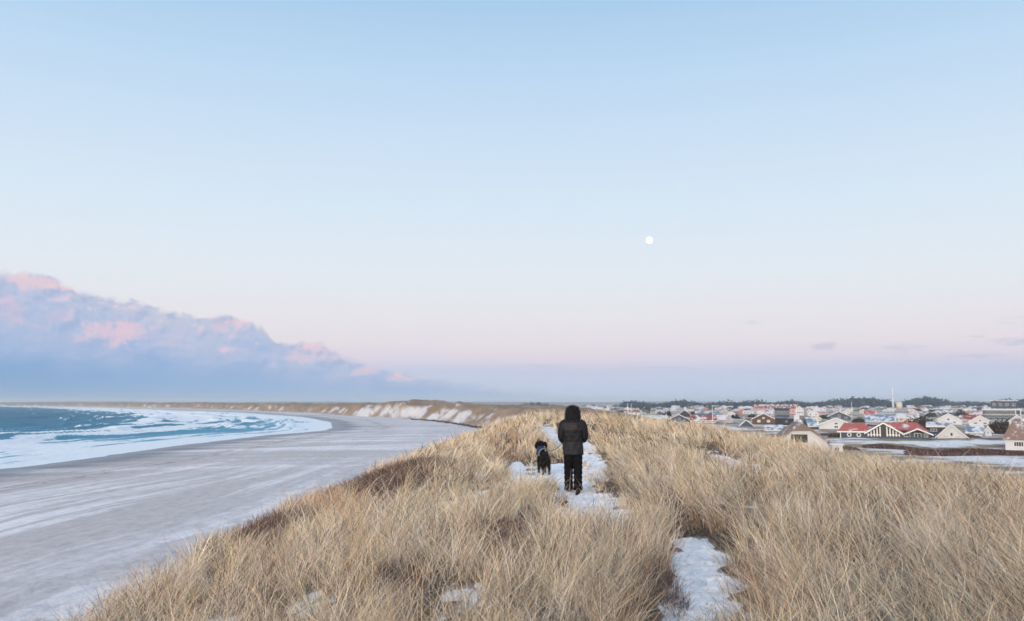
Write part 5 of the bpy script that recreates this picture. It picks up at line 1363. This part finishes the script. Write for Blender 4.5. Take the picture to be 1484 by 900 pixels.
R = {'pelvis': (.080, .095), 'loin': (.072, .09), 'rib': (.085, .125), 'chest': (.08, .115), 'neck': .07, 'poll': .105, 'brow': .09, 'muzzle': .042, 'nose': .03, 'tail1': .028, 'tail2': .022, 'tail3': .014}
for s_, n_ in ((-1, 'l'), (1, 'r')):
    f0 = .03 if s_ < 0 else -.05
    J.update({'sh' + n_: (s_ * .07, .24, .42), 'eb' + n_: (s_ * .08, .19, .31), 'wr' + n_: (s_ * .08, .22 + f0, .13), 'fp' + n_: (s_ * .08, .23 + f0, .035), 'ft' + n_: (s_ * .08, .28 + f0, .025),
              'th' + n_: (s_ * .08, -.23, .42), 'kn' + n_: (s_ * .09, -.15, .31), 'hk' + n_: (s_ * .09, -.31 - f0, .185), 'hp' + n_: (s_ * .09, -.28 - f0, .035), 'ht' + n_: (s_ * .09, -.22 - f0, .025)})
    E += [('chest', 'sh' + n_), ('sh' + n_, 'eb' + n_), ('eb' + n_, 'wr' + n_), ('wr' + n_, 'fp' + n_), ('fp' + n_, 'ft' + n_), ('pelvis', 'th' + n_), ('th' + n_, 'kn' + n_), ('kn' + n_, 'hk' + n_), ('hk' + n_, 'hp' + n_), ('hp' + n_, 'ht' + n_)]
    for k, v in (('sh', .06), ('eb', .04), ('wr', .03), ('fp', .03), ('ft', .024), ('th', .075), ('kn', .05), ('hk', .03), ('hp', .03), ('ht', .024)): R[k + n_] = v
db = bake(skin('body', J, E, R, dogm, dog, 2, (.035, .022)))
for s_ in (-1, 1):
    e_ = MB(); e_.tube([(s_ * .085, .30, .86), (s_ * .125, .305, .81), (s_ * .13, .31, .73), (s_ * .115, .32, .68)], [(.02, .03), (.025, .04), (.025, .045), (.012, .02)], 10); e_.build('ear', dogm, dog, True)
    e_ = MB(); e_.tube([(s_ * .038, .450, .835), (s_ * .039, .462, .837)], .010, 8); e_.build('eye', M['black'], db)
fur(db, 'curly_hair', dog, 9000, .038, .004, [(.006, .006, .007), (.012, .010, .011), (.025, .017, .015), (.006, .006, .006)], fmat, .20, 1.6)
fur(db, 'leg_hair', dog, 5000, .028, .004, [(.05, .038, .032), (.09, .07, .06), (.03, .024, .022)], fmat, -1, 1.8).data.materials[0]
blue = mat_simple('blue_dog_coat', (.013, .035, .085), .6, .3, 12, .3, bump=.004)
cvs = []; cfs = []; nu, nv_ = 18, 12
for i in range(nv_ + 1):
    t_ = i / nv_; yy_ = -.02 + .30 * t_; rx = .104 + .035 * math.sin(t_ * 2.2 + .3); rz_ = .128 + .03 * math.sin(t_ * 2.4); cz = .55 + .02 * t_ + (.06 * max(0, t_ - .7) / .3)
    for j in range(nu + 1):
        a = math.radians(-18 + 216 * j / nu); w_ = 1 + .015 * math.sin(j * 2.1 + i * 1.3)
        cvs.append((rx * math.cos(a) * w_, yy_, cz + rz_ * math.sin(a) * w_))
for i in range(nv_):
    for j in range(nu): a = i * (nu + 1) + j; cfs.append((a, a + 1, a + nu + 2, a + nu + 1))
cm = MB().add(cvs, cfs).build('coat', blue, dog, True); so = cm.modifiers.new('thickness', 'SOLIDIFY'); so.thickness = .012
st_ = MB()
for a0 in (-.11,): 
    st_.tube([((.114 + .014) * math.cos(math.radians(q)), a0 + .10, .55 + (.128 + .014) * math.sin(math.radians(q))) for q in range(-18, 199, 12)], .010, 6)
st_.build('reflective_trim', M['grey'], cm, True)
co_ = MB(); co_.tube([(.088 * math.cos(math.radians(q)), .295 + .03 * math.sin(math.radians(q)), .665 + .088 * math.sin(math.radians(q))) for q in range(0, 361, 15)], .011, 6); collar = co_.build('collar', M['brown'], dog, True)
tg = MB(); tg.box(.045, .085, .21, .225, .70, .74); tg.build('tag', M['trim'], collar)

# leash from the person's left hand to the dog's collar
bpy.context.view_layer.update()
pa = per.matrix_world @ Vector((-.20, .22, 1.0)); pb_ = dog.matrix_world @ Vector((.04, .29, .73))
LM = MB(); P2 = []
for i in range(25):
    t_ = i / 24; p = pa.lerp(pb_, t_); p.z -= .16 * math.sin(math.pi * t_) * (1 - .25 * t_); P2.append(p - pa)
LM.tube(P2, .008, 6); LM.tube([Vector((.01, 0, .015)), Vector((0, .0, -.05)), Vector((.02, .01, -.10)), Vector((.03, .01, -.04)), Vector((.01, .0, .01))], .008, 6)
o = LM.build('leash', leather, None, True); o.location = pa; tag(o, 'thin black dog lead running from the person to the dog', 'leash')

# ------------------------------------------------------------------ the evening air
hz = bpy.data.materials.new('evening_haze'); hz.use_nodes = True; t_ = hz.node_tree; t_.nodes.clear()
pv = t_.nodes.new('ShaderNodeVolumePrincipled'); pv.inputs['Color'].default_value = (.74, .86, 1.0, 1); pv.inputs['Density'].default_value = 0.00013; pv.inputs['Anisotropy'].default_value = 0.0
oo = t_.nodes.new('ShaderNodeOutputMaterial'); t_.links.new(pv.outputs[0], oo.inputs['Volume'])
hb = MB(); hb.box(-15000, 15000, -15000, 15000, -3.5, 75); o = hb.build('haze', hz); tag(o, kind='stuff', label='thin blue evening haze over the beach and the village', cat='haze')
SC.cycles.volume_bounces = 0
